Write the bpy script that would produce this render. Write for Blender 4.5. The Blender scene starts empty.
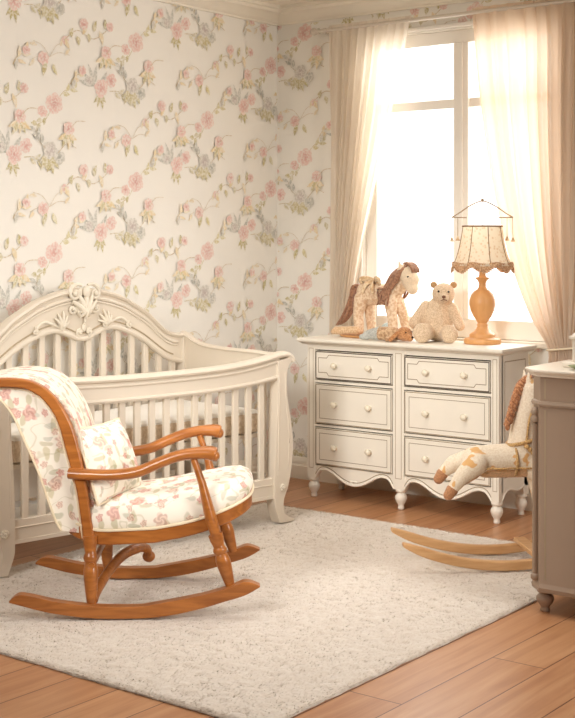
import bpy, bmesh, math, random
from mathutils import Vector, Matrix, noise
PI = math.pi
sc = bpy.context.scene
COL = sc.collection
R = random.Random(7)

# ------------------------------------------------------------------ helpers
def lin(c):
    return tuple(((v / 255) / 12.92 if v / 255 <= .04045 else ((v / 255 + .055) / 1.055) ** 2.4) for v in c)

class MB:
    """collects geometry; build() links it as ONE mesh object"""
    def __init__(s): s.v = []; s.f = []; s.m = []; s.c = None
    def add(s, verts, faces, mi=0):
        o = len(s.v); s.v += [tuple(p) for p in verts]
        for f in faces: s.f.append(tuple(i + o for i in f)); s.m.append(mi)
    def box(s, a, b, mi=0):
        (x0, y0, z0), (x1, y1, z1) = a, b
        s.add([(x0,y0,z0),(x1,y0,z0),(x1,y1,z0),(x0,y1,z0),(x0,y0,z1),(x1,y0,z1),(x1,y1,z1),(x0,y1,z1)],
              [(3,2,1,0),(4,5,6,7),(0,1,5,4),(1,2,6,5),(2,3,7,6),(3,0,4,7)], mi)
    def prism(s, prof, fn, c0, c1, mi=0, nc=1):
        n = len(prof); vs = []
        for k in range(nc + 1):
            c = c0 + (c1 - c0) * k / nc
            vs += [fn(a, b, c) for a, b in prof]
        fs = [tuple(range(n))[::-1], tuple(range(nc * n, nc * n + n))]
        for k in range(nc):
            for i in range(n):
                j = (i + 1) % n
                fs.append((k*n+i, k*n+j, (k+1)*n+j, (k+1)*n+i))
        s.add(vs, fs, mi)
    def strip(s, secs, fn, c0, c1, mi=0):
        """solid from sections (a, low, high) mapped by fn(a, b, c), thickness c0..c1"""
        vs = []; fs = []
        for a, lo, hi in secs: vs += [fn(a, lo, c0), fn(a, hi, c0), fn(a, hi, c1), fn(a, lo, c1)]
        n = len(secs)
        for i in range(n - 1):
            for k in range(4):
                l = (k + 1) % 4
                fs.append((i*4+k, i*4+l, i*4+4+l, i*4+4+k))
        fs += [(3,2,1,0), (n*4-4, n*4-3, n*4-2, n*4-1)]
        s.add(vs, fs, mi)
    def lathe(s, prof, c=(0,0,0), n=24, mi=0, ax='z'):
        vs = []; fs = []
        for r, z in prof:
            for k in range(n):
                t = 2*PI*k/n; p = (r*math.cos(t), r*math.sin(t), z)
                if ax == '-y': p = (p[0], -p[2], p[1])
                elif ax == 'x': p = (p[2], p[0], p[1])
                vs.append((c[0]+p[0], c[1]+p[1], c[2]+p[2]))
        m = len(prof)
        for i in range(m-1):
            for k in range(n):
                l = (k+1) % n; fs.append((i*n+k, i*n+l, (i+1)*n+l, (i+1)*n+k))
        fs += [tuple(range(n))[::-1], tuple(range((m-1)*n, m*n))]
        s.add(vs, fs, mi)
    def tube(s, pts, rad, n=10, mi=0, flat=None, up=(0,0,1), closed=False, phase=0.0):
        """swept ellipse; rad scalar or list; flat = (ru, rv) multipliers"""
        P = [Vector(p) for p in pts]; m = len(P)
        if not hasattr(rad, '__len__'): rad = [rad]*m
        fu, fv = flat or (1, 1); up = Vector(up); vs = []; fs = []
        for i in range(m):
            if closed: t = P[(i+1) % m] - P[i-1]
            else: t = P[min(i+1, m-1)] - P[max(i-1, 0)]
            t.normalize()
            a = up.cross(t)
            if a.length < 1e-3: a = Vector((1,0,0)).cross(t)
            a.normalize(); b = t.cross(a)
            for k in range(n):
                th = 2*PI*k/n + phase
                vs.append(P[i] + a*(math.cos(th)*rad[i]*fu) + b*(math.sin(th)*rad[i]*fv))
        for i in range(m if closed else m-1):
            j = (i+1) % m
            for k in range(n):
                l = (k+1) % n; fs.append((i*n+k, i*n+l, j*n+l, j*n+k))
        if not closed: fs += [tuple(range(n))[::-1], tuple(range((m-1)*n, m*n))]
        s.add(vs, fs, mi)
    def ball(s, c, r, n=16, m=10, mi=0, rot=None):
        if not hasattr(r, '__len__'): r = (r, r, r)
        vs = []; fs = []
        M = rot or Matrix.Identity(3)
        for i in range(m+1):
            ph = PI*i/m
            for k in range(n):
                th = 2*PI*k/n
                p = M @ Vector((r[0]*math.sin(ph)*math.cos(th), r[1]*math.sin(ph)*math.sin(th), -r[2]*math.cos(ph)))
                vs.append((c[0]+p.x, c[1]+p.y, c[2]+p.z))
        for i in range(m):
            for k in range(n):
                l = (k+1) % n; fs.append((i*n+k, i*n+l, (i+1)*n+l, (i+1)*n+k))
        s.add(vs, fs, mi)
    def cap(s, p, r, q, r2, n=14, mi=0):
        """tapered capsule with round ends"""
        P, Q = Vector(p), Vector(q); d = (Q-P).normalized(); pts = []; rr = []
        for k in range(5):
            a = PI/2*(1 - k/5); pts.append(P - d*r*math.sin(a)); rr.append(max(r*math.cos(a), .0005))
        pts.append(P); rr.append(r); pts.append(Q); rr.append(r2)
        for k in range(1, 6):
            a = PI/2*k/5; pts.append(Q + d*r2*math.sin(a)); rr.append(max(r2*math.cos(a), .0005))
        s.tube(pts, rr, n, mi)
    def ribbon(s, pts, w, nrm, off, mi=0, closed=True):
        """flat thin line lying on a plane with normal nrm"""
        N = Vector(nrm); P = [Vector(p) + N*off for p in pts]; m = len(P); vs = []; fs = []
        for i in range(m):
            if closed: a, b = P[i]-P[i-1], P[(i+1) % m]-P[i]
            else: a = P[i]-P[max(i-1,0)]; b = P[min(i+1,m-1)]-P[i]
            if a.length < 1e-7: a = b
            if b.length < 1e-7: b = a
            a = a.normalized(); b = b.normalized(); na, nb = N.cross(a), N.cross(b)
            q = (na+nb); L = q.length_squared
            q = q*(2/L) if L > .3 else na
            vs += [P[i]+q*w/2, P[i]-q*w/2]
        for i in range(m if closed else m-1):
            j = (i+1) % m; fs.append((2*i, 2*i+1, 2*j+1, 2*j))
        s.add(vs, fs, mi)
    def build(s, name, mats, parent=None, org=(0,0,0), smooth=35, bevel=0, sub=0, recalc=True, uv=None):
        me = bpy.data.meshes.new(name)
        o3 = Vector(org)
        me.from_pydata([tuple(Vector(p) - o3) for p in s.v], [], s.f)
        if not hasattr(mats, '__len__'): mats = [mats]
        for m in mats: me.materials.append(m)
        me.polygons.foreach_set('material_index', s.m)
        if recalc:
            bm = bmesh.new(); bm.from_mesh(me)
            bmesh.ops.recalc_face_normals(bm, faces=bm.faces); bm.to_mesh(me); bm.free()
        if smooth is not None:
            me.polygons.foreach_set('use_smooth', [True]*len(me.polygons))
            if smooth < 180: me.set_sharp_from_angle(angle=math.radians(smooth))
        if uv: box_uv(me)
        me.update()
        ob = bpy.data.objects.new(name, me); COL.objects.link(ob)
        if parent: ob.parent = parent
        elif any(abs(c) > 1e-9 for c in org): ob.location = org
        if bevel:
            b = ob.modifiers.new('bevel', 'BEVEL'); b.width = bevel; b.segments = 2; b.limit_method = 'ANGLE'; b.angle_limit = math.radians(40)
        if sub:
            b = ob.modifiers.new('sub', 'SUBSURF'); b.levels = b.render_levels = sub
        return ob

def box_uv(me):
    l = me.uv_layers.new(name='UVMap')
    for p in me.polygons:
        n = p.normal; a = max(range(3), key=lambda i: abs(n[i]))
        for li in p.loop_indices:
            c = me.vertices[me.loops[li].vertex_index].co
            l.data[li].uv = ((c.y+3.1, c.z), (c.x, c.z+1.7), (c.x+.37, c.y+.21))[a]

def blob(mb, name, mat, parent=None, voxel=.005, smooth=5, org=(0,0,0), uv=False):
    """fuse overlapping capsules and balls of mb into ONE continuous skin"""
    t = mb.build('tmp', mat, org=org, recalc=True)
    r = t.modifiers.new('r', 'REMESH'); r.mode = 'VOXEL'; r.voxel_size = voxel
    k = t.modifiers.new('s', 'SMOOTH'); k.factor = .5; k.iterations = smooth
    dg = bpy.context.evaluated_depsgraph_get(); dg.update()
    me = bpy.data.meshes.new_from_object(t.evaluated_get(dg))
    bpy.data.objects.remove(t)
    me.name = name
    me.materials.clear(); me.materials.append(mat)
    me.polygons.foreach_set('use_smooth', [True]*len(me.polygons))
    if uv: box_uv(me)
    ob = bpy.data.objects.new(name, me); COL.objects.link(ob)
    if parent: ob.parent = parent
    else: ob.location = org
    return ob

def spline(pts, n=8):
    """Catmull-Rom through points of any dimension"""
    P = [Vector(p) for p in pts]; out = []
    for i in range(len(P)-1):
        a = P[max(i-1,0)]; b = P[i]; c = P[i+1]; d = P[min(i+2, len(P)-1)]
        for k in range(n):
            t = k/n
            out.append(.5*((2*b) + (c-a)*t + (2*a-5*b+4*c-d)*t*t + (3*b-a-3*c+d)*t**3))
    out.append(P[-1])
    return [tuple(p) for p in out]

def lerp_tab(tab, x):
    if x <= tab[0][0]: return tab[0][1]
    for (a, u), (b, v) in zip(tab, tab[1:]):
        if x <= b:
            t = (x-a)/(b-a); return u + (v-u)*t
    return tab[-1][1]
def smooth_tab(tab, n=8):
    return [tuple(p) for p in spline(tab, n)]

def thing(name, label, cat, loc=(0,0,0), rz=0, group=None):
    o = bpy.data.objects.new(name, None); COL.objects.link(o); o.empty_display_size = .1
    o.location = loc; o.rotation_euler = (0,0,rz); o['label'] = label; o['category'] = cat
    if group: o['group'] = group
    return o
def tag(o, label, cat, group=None):
    o['label'] = label; o['category'] = cat
    if group: o['group'] = group
    return o
def struct(o): o['kind'] = 'structure'; return o

# ------------------------------------------------------------------ materials
class N:
    def __init__(s, name):
        s.m = bpy.data.materials.new(name); s.m.use_nodes = True
        s.t = s.m.node_tree; s.b = s.t.nodes['Principled BSDF']; s.out = s.t.nodes['Material Output']
    def n(s, typ, **kw):
        x = s.t.nodes.new(typ)
        for k, v in kw.items():
            if k in x.inputs.keys(): x.inputs[k].default_value = v
            else: setattr(x, k, v)
        return x
    def l(s, a, b): s.t.links.new(a, b)
    def math(s, op, a, b=None, c=None, clamp=False):
        x = s.t.nodes.new('ShaderNodeMath'); x.operation = op; x.use_clamp = clamp
        for i, v in enumerate((a, b, c)):
            if v is None: continue
            if isinstance(v, (int, float)): x.inputs[i].default_value = v
            else: s.l(v, x.inputs[i])
        return x.outputs[0]
    def mix(s, f, a, b, mode='MIX'):
        x = s.t.nodes.new('ShaderNodeMix'); x.data_type = 'RGBA'; x.blend_type = mode
        for i, v in ((0, f), (6, a), (7, b)):
            if isinstance(v, (int, float)): x.inputs[i].default_value = v
            elif isinstance(v, tuple): x.inputs[i].default_value = (*v[:3], 1)
            else: s.l(v, x.inputs[i])
        return x.outputs[2]
    def ramp(s, f, stops):
        x = s.t.nodes.new('ShaderNodeValToRGB'); e = x.color_ramp.elements
        while len(e) < len(stops): e.new(.5)
        for i, (p, c) in enumerate(stops): e[i].position = p; e[i].color = (*c, 1)
        s.l(f, x.inputs[0]); return x.outputs[0]
    def sstep(s, v, a, b):
        x = s.t.nodes.new('ShaderNodeMapRange'); x.interpolation_type = 'SMOOTHSTEP'
        x.inputs[1].default_value = a; x.inputs[2].default_value = b
        s.l(v, x.inputs[0]); return x.outputs[0]
    def bump(s, h, strength=.2, dist=.005):
        x = s.n('ShaderNodeBump'); x.inputs['Strength'].default_value = strength; x.inputs['Distance'].default_value = dist
        s.l(h, x.inputs['Height']); s.l(x.outputs[0], s.b.inputs['Normal'])

def paint(name, c, rough=.45, var=.06, bump=.0, scale=9):
    k = N(name); co = k.n('ShaderNodeTexCoord')
    no = k.n('ShaderNodeTexNoise'); no.inputs['Scale'].default_value = scale; no.inputs['Detail'].default_value = 4
    k.l(co.outputs['Object'], no.inputs['Vector'])
    c = lin(c); k.l(k.mix(no.outputs[0], tuple(v*(1-var) for v in c), tuple(min(1, v*(1+var)) for v in c)), k.b.inputs['Base Color'])
    k.b.inputs['Roughness'].default_value = rough
    if bump:
        n2 = k.n('ShaderNodeTexNoise'); n2.inputs['Scale'].default_value = scale*12
        k.l(co.outputs['Object'], n2.inputs['Vector']); k.bump(n2.outputs[0], bump, .002)
    return k.m

def wood(name, c1, c2, rough=.32, scale=(3, 30, 30)):
    k = N(name); co = k.n('ShaderNodeTexCoord'); mp = k.n('ShaderNodeMapping'); mp.inputs['Scale'].default_value = scale
    k.l(co.outputs['Object'], mp.inputs[0])
    no = k.n('ShaderNodeTexNoise'); no.inputs['Scale'].default_value = 1.5; no.inputs['Detail'].default_value = 6; no.inputs['Distortion'].default_value = .6
    k.l(mp.outputs[0], no.inputs['Vector'])
    k.l(k.ramp(no.outputs[0], [(.3, lin(c1)), (.7, lin(c2))]), k.b.inputs['Base Color'])
    k.b.inputs['Roughness'].default_value = rough; k.bump(no.outputs[0], .06, .002)
    return k.m

def fuzzy(name, c, c2=None, scale=120, bump=.5, var=.12, patches=None):
    k = N(name); co = k.n('ShaderNodeTexCoord')
    no = k.n('ShaderNodeTexNoise'); no.inputs['Scale'].default_value = scale; no.inputs['Detail'].default_value = 3
    k.l(co.outputs['Object'], no.inputs['Vector'])
    a = lin(c); b = lin(c2) if c2 else tuple(v*(1-2*var) for v in a)
    col = k.mix(k.sstep(no.outputs[0], .35, .65), b, a)
    if patches:
        n3 = k.n('ShaderNodeTexNoise'); n3.inputs['Scale'].default_value = patches[1]; n3.inputs['Detail'].default_value = 2
        k.l(co.outputs['Object'], n3.inputs['Vector'])
        col = k.mix(k.sstep(n3.outputs[0], patches[2], patches[2]+.03), col, lin(patches[0]))
    k.l(col, k.b.inputs['Base Color']); k.b.inputs['Roughness'].default_value = .95
    k.b.inputs['Sheen Weight'].default_value = .3
    k.bump(no.outputs[0], bump, .004)
    return k.m

def floral(name, base=(240,228,206), scale=9.0, dim=1.0):
    """upholstery print: scattered roses, leaves and thin vines"""
    k = N(name); uv = k.n('ShaderNodeUVMap')
    dn = k.n('ShaderNodeTexNoise'); dn.inputs['Scale'].default_value = 14
    k.l(uv.outputs[0], dn.inputs['Vector'])
    sub = k.n('ShaderNodeVectorMath', operation='SUBTRACT'); k.l(dn.outputs['Color'], sub.inputs[0]); sub.inputs[1].default_value = (.5,.5,.5)
    scl = k.n('ShaderNodeVectorMath', operation='SCALE'); k.l(sub.outputs[0], scl.inputs[0]); scl.inputs['Scale'].default_value = .035
    add = k.n('ShaderNodeVectorMath', operation='ADD'); k.l(uv.outputs[0], add.inputs[0]); k.l(scl.outputs[0], add.inputs[1])
    col = lin(base)
    # vines
    vn = k.n('ShaderNodeTexNoise'); vn.inputs['Scale'].default_value = scale*.9; vn.inputs['Detail'].default_value = 1
    k.l(add.outputs[0], vn.inputs['Vector'])
    vd = k.math('ABSOLUTE', k.math('SUBTRACT', vn.outputs[0], .5))
    col = k.mix(k.math('MULTIPLY', k.math('SUBTRACT', 1, k.sstep(vd, .004, .016)), .32), col, lin((176,168,128)))
    # leaves
    for i, (sx, sy, cc, off) in enumerate((((1.7), .8, ((150,150,90),(176,160,96),(150,150,140)), (0,0,0)), ((.8), 1.9, ((172,150,84),(140,146,112),(168,172,160)), (3.3,1.2,0)))):
        mp = k.n('ShaderNodeMapping'); mp.inputs['Scale'].default_value = (sx*scale*1.15, sy*scale*1.15, 1); mp.inputs['Location'].default_value = off
        mp.inputs['Rotation'].default_value = (0,0,.5+.5*i)
        k.l(add.outputs[0], mp.inputs[0])
        vo = k.n('ShaderNodeTexVoronoi', voronoi_dimensions='2D'); vo.inputs['Scale'].default_value = 1
        k.l(mp.outputs[0], vo.inputs['Vector'])
        sp = k.n('ShaderNodeSeparateColor'); k.l(vo.outputs['Color'], sp.inputs[0])
        lc = k.ramp(sp.outputs[0], [(0, lin(cc[0])), (.5, lin(cc[1])), (1, lin(cc[2]))])
        msk = k.math('MULTIPLY', k.math('SUBTRACT', 1, k.sstep(vo.outputs['Distance'], .17, .27)), k.math('GREATER_THAN', sp.outputs[1], .35))
        col = k.mix(k.math('MULTIPLY', msk, .45), col, lc)
    # roses (two sizes)
    for sc_, thr, off in ((scale, .45, (0,0,0)), (scale*1.8, .62, (5.1,2.7,0))):
        mp = k.n('ShaderNodeMapping'); mp.inputs['Scale'].default_value = (sc_, sc_, 1); mp.inputs['Location'].default_value = off
        k.l(add.outputs[0], mp.inputs[0])
        vo = k.n('ShaderNodeTexVoronoi', voronoi_dimensions='2D'); vo.inputs['Scale'].default_value = 1; vo.inputs['Randomness'].default_value = .85
        k.l(mp.outputs[0], vo.inputs['Vector'])
        d = k.n('ShaderNodeVectorMath', operation='SUBTRACT'); k.l(mp.outputs[0], d.inputs[0]); k.l(vo.outputs['Position'], d.inputs[1])
        xy = k.n('ShaderNodeSeparateXYZ'); k.l(d.outputs[0], xy.inputs[0])
        th = k.math('ARCTAN2', xy.outputs[1], xy.outputs[0])
        rad = k.math('MULTIPLY_ADD', k.math('ABSOLUTE', k.math('SINE', k.math('MULTIPLY', th, 2.5))), .10, .2)
        q = k.math('DIVIDE', vo.outputs['Distance'], rad)
        sp = k.n('ShaderNodeSeparateColor'); k.l(vo.outputs['Color'], sp.inputs[0])
        ring = k.math('SINE', k.math('ADD', k.math('MULTIPLY', vo.outputs['Distance'], 34), k.math('MULTIPLY', th, 3)))
        fl = k.mix(k.sstep(ring, -.6, .9), lin((196,112,104)), lin((224,164,150)))
        fl2 = k.mix(k.sstep(ring, -.6, .9), lin((190,140,122)), lin((230,196,176)))
        fl = k.mix(k.math('GREATER_THAN', sp.outputs[2], .6), fl, fl2)
        msk = k.math('MULTIPLY', k.math('SUBTRACT', 1, k.sstep(q, .8, 1.1)), k.math('GREATER_THAN', sp.outputs[0], thr))
        col = k.mix(k.math('MULTIPLY', msk, .62), col, fl)
    if dim != 1: col = k.mix(1.0, col, (dim,dim,dim), 'MULTIPLY')
    k.l(col, k.b.inputs['Base Color']); k.b.inputs['Roughness'].default_value = .9
    wv = k.n('ShaderNodeTexNoise'); wv.inputs['Scale'].default_value = 350; k.l(uv.outputs[0], wv.inputs['Vector'])
    k.bump(wv.outputs[0], .25, .002)
    return k.m

def cloth(name, c, trans=.5, through=.12):
    """thin translucent curtain cloth"""
    k = N(name); k.t.nodes.remove(k.b)
    co = k.n('ShaderNodeTexCoord'); no = k.n('ShaderNodeTexNoise'); no.inputs['Scale'].default_value = 4
    k.l(co.outputs['Object'], no.inputs['Vector'])
    c = lin(c); cc = k.mix(no.outputs[0], tuple(v*.94 for v in c), c)
    df = k.n('ShaderNodeBsdfDiffuse'); tr = k.n('ShaderNodeBsdfTranslucent'); tp = k.n('ShaderNodeBsdfTransparent')
    k.l(cc, df.inputs[0]); k.l(cc, tr.inputs[0])
    m1 = k.n('ShaderNodeMixShader'); m1.inputs[0].default_value = trans; k.l(df.outputs[0], m1.inputs[1]); k.l(tr.outputs[0], m1.inputs[2])
    m2 = k.n('ShaderNodeMixShader'); m2.inputs[0].default_value = through; k.l(m1.outputs[0], m2.inputs[1]); k.l(tp.outputs[0], m2.inputs[2])
    k.l(m2.outputs[0], k.out.inputs[0]); return k.m

PAPER = lin((244,240,231))
def wallpaper_mat():
    k = N('wallpaper'); at = k.n('ShaderNodeVertexColor', layer_name='Col'); co = k.n('ShaderNodeTexCoord')
    no = k.n('ShaderNodeTexNoise'); no.inputs['Scale'].default_value = 90; no.inputs['Detail'].default_value = 4
    k.l(co.outputs['Object'], no.inputs['Vector'])
    f = k.math('MULTIPLY', k.sstep(no.outputs[0], .42, .62), .6)
    k.l(k.mix(f, at.outputs[0], PAPER), k.b.inputs['Base Color']); k.b.inputs['Roughness'].default_value = .8
    return k.m
M_paper = wallpaper_mat()

def floor_mat():
    k = N('floor_boards'); co = k.n('ShaderNodeTexCoord'); mp = k.n('ShaderNodeMapping'); mp.inputs['Rotation'].default_value = (0,0,PI/2)
    mp.inputs['Location'].default_value = (.3, .075, 0)
    k.l(co.outputs['Object'], mp.inputs[0])
    br = k.n('ShaderNodeTexBrick'); br.offset = .37; br.inputs['Scale'].default_value = 1
    br.inputs['Brick Width'].default_value = 1.5; br.inputs['Row Height'].default_value = .19; br.inputs['Mortar Size'].default_value = .0022
    br.inputs['Color1'].default_value = (0,0,0,1); br.inputs['Color2'].default_value = (1,1,1,1); br.inputs['Mortar'].default_value = (.5,.5,.5,1)
    k.l(mp.outputs[0], br.inputs['Vector'])
    m2 = k.n('ShaderNodeMapping'); m2.inputs['Scale'].default_value = (22, 1.6, 1); k.l(co.outputs['Object'], m2.inputs[0])
    ad = k.n('ShaderNodeVectorMath', operation='MULTIPLY_ADD'); k.l(br.outputs['Color'], ad.inputs[0]); ad.inputs[1].default_value = (7,3,5); k.l(m2.outputs[0], ad.inputs[2])
    no = k.n('ShaderNodeTexNoise'); no.inputs['Scale'].default_value = 1.3; no.inputs['Detail'].default_value = 7; no.inputs['Distortion'].default_value = .7
    k.l(ad.outputs[0], no.inputs['Vector'])
    g = k.ramp(no.outputs[0], [(.28, lin((164,108,70))), (.5, lin((190,136,94))), (.75, lin((208,160,118)))])
    g = k.mix(.38, g, k.mix(br.outputs['Color'], lin((170,112,74)), lin((206,158,116))))
    g = k.mix(br.outputs['Fac'], g, lin((96,54,30)))
    k.l(g, k.b.inputs['Base Color']); k.b.inputs['Roughness'].default_value = .33
    k.bump(k.math('SUBTRACT', k.math('MULTIPLY', no.outputs[0], .15), br.outputs['Fac']), .25, .002)
    return k.m

M_white = paint('antique_white_paint', (240,233,219), .42, .03, .03)
M_crib = paint('crib_white_paint', (226,214,196), .4, .025, .02)
M_carve = paint('carved_white_paint', (232,222,204), .5, .06)
M_glaze = paint('umber_glaze', (156,136,110), .7, .1)
M_glaze2 = paint('pale_umber_glaze', (178,160,132), .7, .1)
M_dark = paint('drawer_gap_shadow', (84,68,54), .8, .1)
M_cabshade = paint('cabinet_shade_paint', (166,144,124), .42, .03, .02); M_cabtop = paint('cabinet_top_paint', (236,226,210), .38, .03)  # body colour darkened to carry the shade on the front; top kept pale
M_trim = paint('trim_paint', (242,234,218), .5, .02)
M_ceil = paint('ceiling_paint', (246,238,224), .8, .02)
M_frame = paint('window_frame_paint', (252,248,240), .4, .01)
M_knob = paint('ceramic_knob', (240,230,208), .25, .03)
M_chair = wood('honey_chair_wood', (146,84,36), (186,116,54), .28, (4, 30, 30))
M_run = wood('pale_rocker_wood', (206,156,104), (224,180,130), .4, (4, 30, 30))
M_lampw = wood('lamp_base_wood', (214,152,92), (228,172,112), .38, (20, 20, 3))
M_tray = wood('tray_wood', (206,146,90), (226,172,116), .45, (4, 30, 4))
M_fab = floral('rose_print_upholstery', (243,235,220), 10.5)
M_fab2 = floral('rose_print_cushion', (244,236,220), 11.5)
M_tan = fuzzy('tan_linen', (206,158,112), None, 200, .2)
M_pipe = paint('cream_piping', (236,220,190), .9, .05)
M_sheet = paint('white_sheet', (252,248,240), .9, .02)
M_quilt = fuzzy('quilted_beige', (232,214,190), (212,190,162), 70, .5)
M_metal = paint('brushed_rod_metal', (214,206,196), .35, .05); M_metal.node_tree.nodes['Principled BSDF'].inputs['Metallic'].default_value = .7
M_wire = paint('wire', (176,150,118), .5, .02)
M_curt = cloth('sheer_peach_voile', (252,242,228), .55, .15)
M_curt2 = cloth('peach_drape', (242,222,200), .46, .05)
M_shade = cloth('lace_shade_cloth', (246,228,196), .5, .0)
M_fringe = fuzzy('brown_fringe', (176,124,84), (226,190,150), 160, .6)
M_rib = paint('shade_rib', (150,116,80), .8, .05)
M_teddy = fuzzy('teddy_plush', (232,208,178), (206,178,146), 150, .5)
M_tear = fuzzy('teddy_ear', (200,160,112), None, 150, .4)
M_ponyb = fuzzy('pony_lace_cloth', (240,218,190), (212,176,140), 70, .6)
M_ponyf = fuzzy('pony_face_plush', (240,218,188), None, 150, .3, .06)
M_hair = fuzzy('brown_yarn_hair', (178,132,102), (138,98,74), 90, .7)
M_bow = fuzzy('cream_ribbon', (238,214,178), (206,170,128), 60, .3)
M_pup = fuzzy('tan_puppy_plush', (206,152,102), (172,114,70), 110, .6)
M_knit = fuzzy('beige_knit', (216,184,146), (170,130,94), 60, .8)
M_blue = fuzzy('greyblue_knit', (198,198,190), (168,170,164), 80, .6)
M_ball = fuzzy('pale_blue_yarn', (206,222,220), (180,198,198), 80, .6)
M_pad = fuzzy('cream_plush_pad', (234,204,166), (212,172,130), 120, .5)
M_eye = paint('black_bead', (30,24,22), .2, .0)
M_nose = paint('brown_stitch', (120,82,62), .8, .0)
M_horse = fuzzy('rocking_horse_cloth', (244,230,208), (232,214,188), 130, .3, .1, ((224,176,116), 13, .6))
M_hbel = fuzzy('horse_belly_cloth', (220,178,134), None, 130, .4)
M_hoof = fuzzy('horse_hoof_felt', (196,140,98), None, 120, .3)
M_yarn = fuzzy('braided_brown_yarn', (204,146,102), (150,94,58), 120, .7)
M_rope = fuzzy('gold_bridle_cord', (214,176,118), (170,128,76), 160, .5)
M_rugm = None

# ------------------------------------------------------------------ room shell
XL, YB, ZC, XR, YF = -.055, .06, 2.73, 5.7, -6.9
WX0, WX1, WZ0, WZ1 = .56, 1.76, .86, 2.5          # window opening
m = MB(); FX0 = XL-.02; m.add([(FX0,YF-.02,0),(XR+.02,YF-.02,0),(XR+.02,YB+.02,0),(FX0,YB+.02,0),(FX0,YF-.02,-.06),(XR+.02,YF-.02,-.06),(XR+.02,YB+.02,-.06),(FX0,YB+.02,-.06)],
      [(0,1,2,3),(7,6,5,4),(0,4,5,1),(1,5,6,2),(2,6,7,3),(3,7,4,0)])
struct(m.build('floor', floor_mat(), smooth=None))
m = MB(); m.box((XL-.1,YF-.1,ZC),(XR+.1,YB+.16,ZC+.08)); struct(m.build('ceiling', M_ceil, smooth=None))

# wallpaper motifs --------------------------------------------------
def mixc(a, b, t): return tuple(u+(v-u)*t for u, v in zip(a, b))
PINK = lin((214,146,136)); PINK2 = lin((234,190,178)); OLIVE = lin((184,168,92)); OLIVE2 = lin((208,194,126))
GREY = lin((158,158,146)); GREY2 = lin((196,192,180)); GOLD = lin((228,200,138)); STEM = lin((206,186,152)); MAUVE = lin((184,164,158))
def g_leaf(out, x, y, a, ln, w, col):
    ca, sa = math.cos(a), math.sin(a)
    def P(u, v): return (x+ca*u-sa*v, y+sa*u+ca*v)
    bend = R.uniform(-.25, .25)*w
    up = []; dn = []; mid = []
    for i in range(6):
        t = i/5; h = math.sin(PI*t**.8)*w*.5; c = bend*math.sin(PI*t)
        up.append(P(t*ln, h+c)); dn.append(P(t*ln, -h+c)); mid.append(P(t*ln, c))
    c2 = mixc(col, PAPER, .4)
    for i in range(5):
        out.append(([mid[i], mid[i+1], up[i+1], up[i]], [col, col, c2, c2]))
        out.append(([dn[i], dn[i+1], mid[i+1], mid[i]], [mixc(col, PAPER, .15)]*2+[col]*2))
def g_rose(out, x, y, r, c1, c2):
    a0 = R.uniform(0, 6)
    for ring, (n, rr, pr, k) in enumerate(((7, .62, .46, .0), (6, .42, .38, .25), (5, .2, .3, .5), (1, 0, .2, .9))):
        for i in range(n):
            a = a0 + ring*.7 + 2*PI*i/n + R.uniform(-.2, .2)
            cx, cy = x+math.cos(a)*rr*r, y+math.sin(a)*rr*r*.92
            q = pr*r*R.uniform(.85, 1.15)
            base = mixc(c2, c1, min(1, k+R.uniform(.1, .55)))
            inner = mixc(c1, (0,0,0), .12*k)
            pts = [(cx, cy)]; cols = [base]
            for j in range(9):
                t = 2*PI*j/9; rad = q*R.uniform(.85, 1.1)
                px, py = cx+math.cos(t)*rad, cy+math.sin(t)*rad
                din = math.hypot(px-x, py-y)/r
                pts.append((px, py)); cols.append(mixc(inner, mixc(c2, PAPER, .3), min(1, din*1.05)))
            for j in range(9):
                p, q_ = j+1, (j+1) % 9+1
                out.append(([pts[0], pts[p], pts[q_]], [cols[0], cols[p], cols[q_]]))
def g_stem(out, pts, w, col):
    pts = spline(pts, 5)
    for (x0,y0), (x1,y1) in zip(pts, pts[1:]):
        L = math.hypot(x1-x0, y1-y0) or 1; nx, ny = -(y1-y0)/L*w/2, (x1-x0)/L*w/2
        out.append(([(x0+nx,y0+ny),(x0-nx,y0-ny),(x1-nx,y1-ny),(x1+nx,y1+ny)], [col]*4))
def spray(out, x, y, a, n, ln, col):
    tip = (x+math.cos(a)*ln, y+math.sin(a)*ln); mid = (x+math.cos(a+.25)*ln*.5, y+math.sin(a+.25)*ln*.5)
    g_stem(out, [(x,y), mid, tip], .004, mixc(STEM, col, .4))
    for i in range(n):
        t = .3+.7*i/max(1,n-1); px, py = x+math.cos(a+.2*(1-t))*ln*t, y+math.sin(a+.2*(1-t))*ln*t
        g_leaf(out, px, py, a+(.9 if i % 2 else -.9)*R.uniform(.5,1), R.uniform(.038,.062), R.uniform(.018,.028), mixc(col, PAPER, R.uniform(0,.35)))
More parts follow.
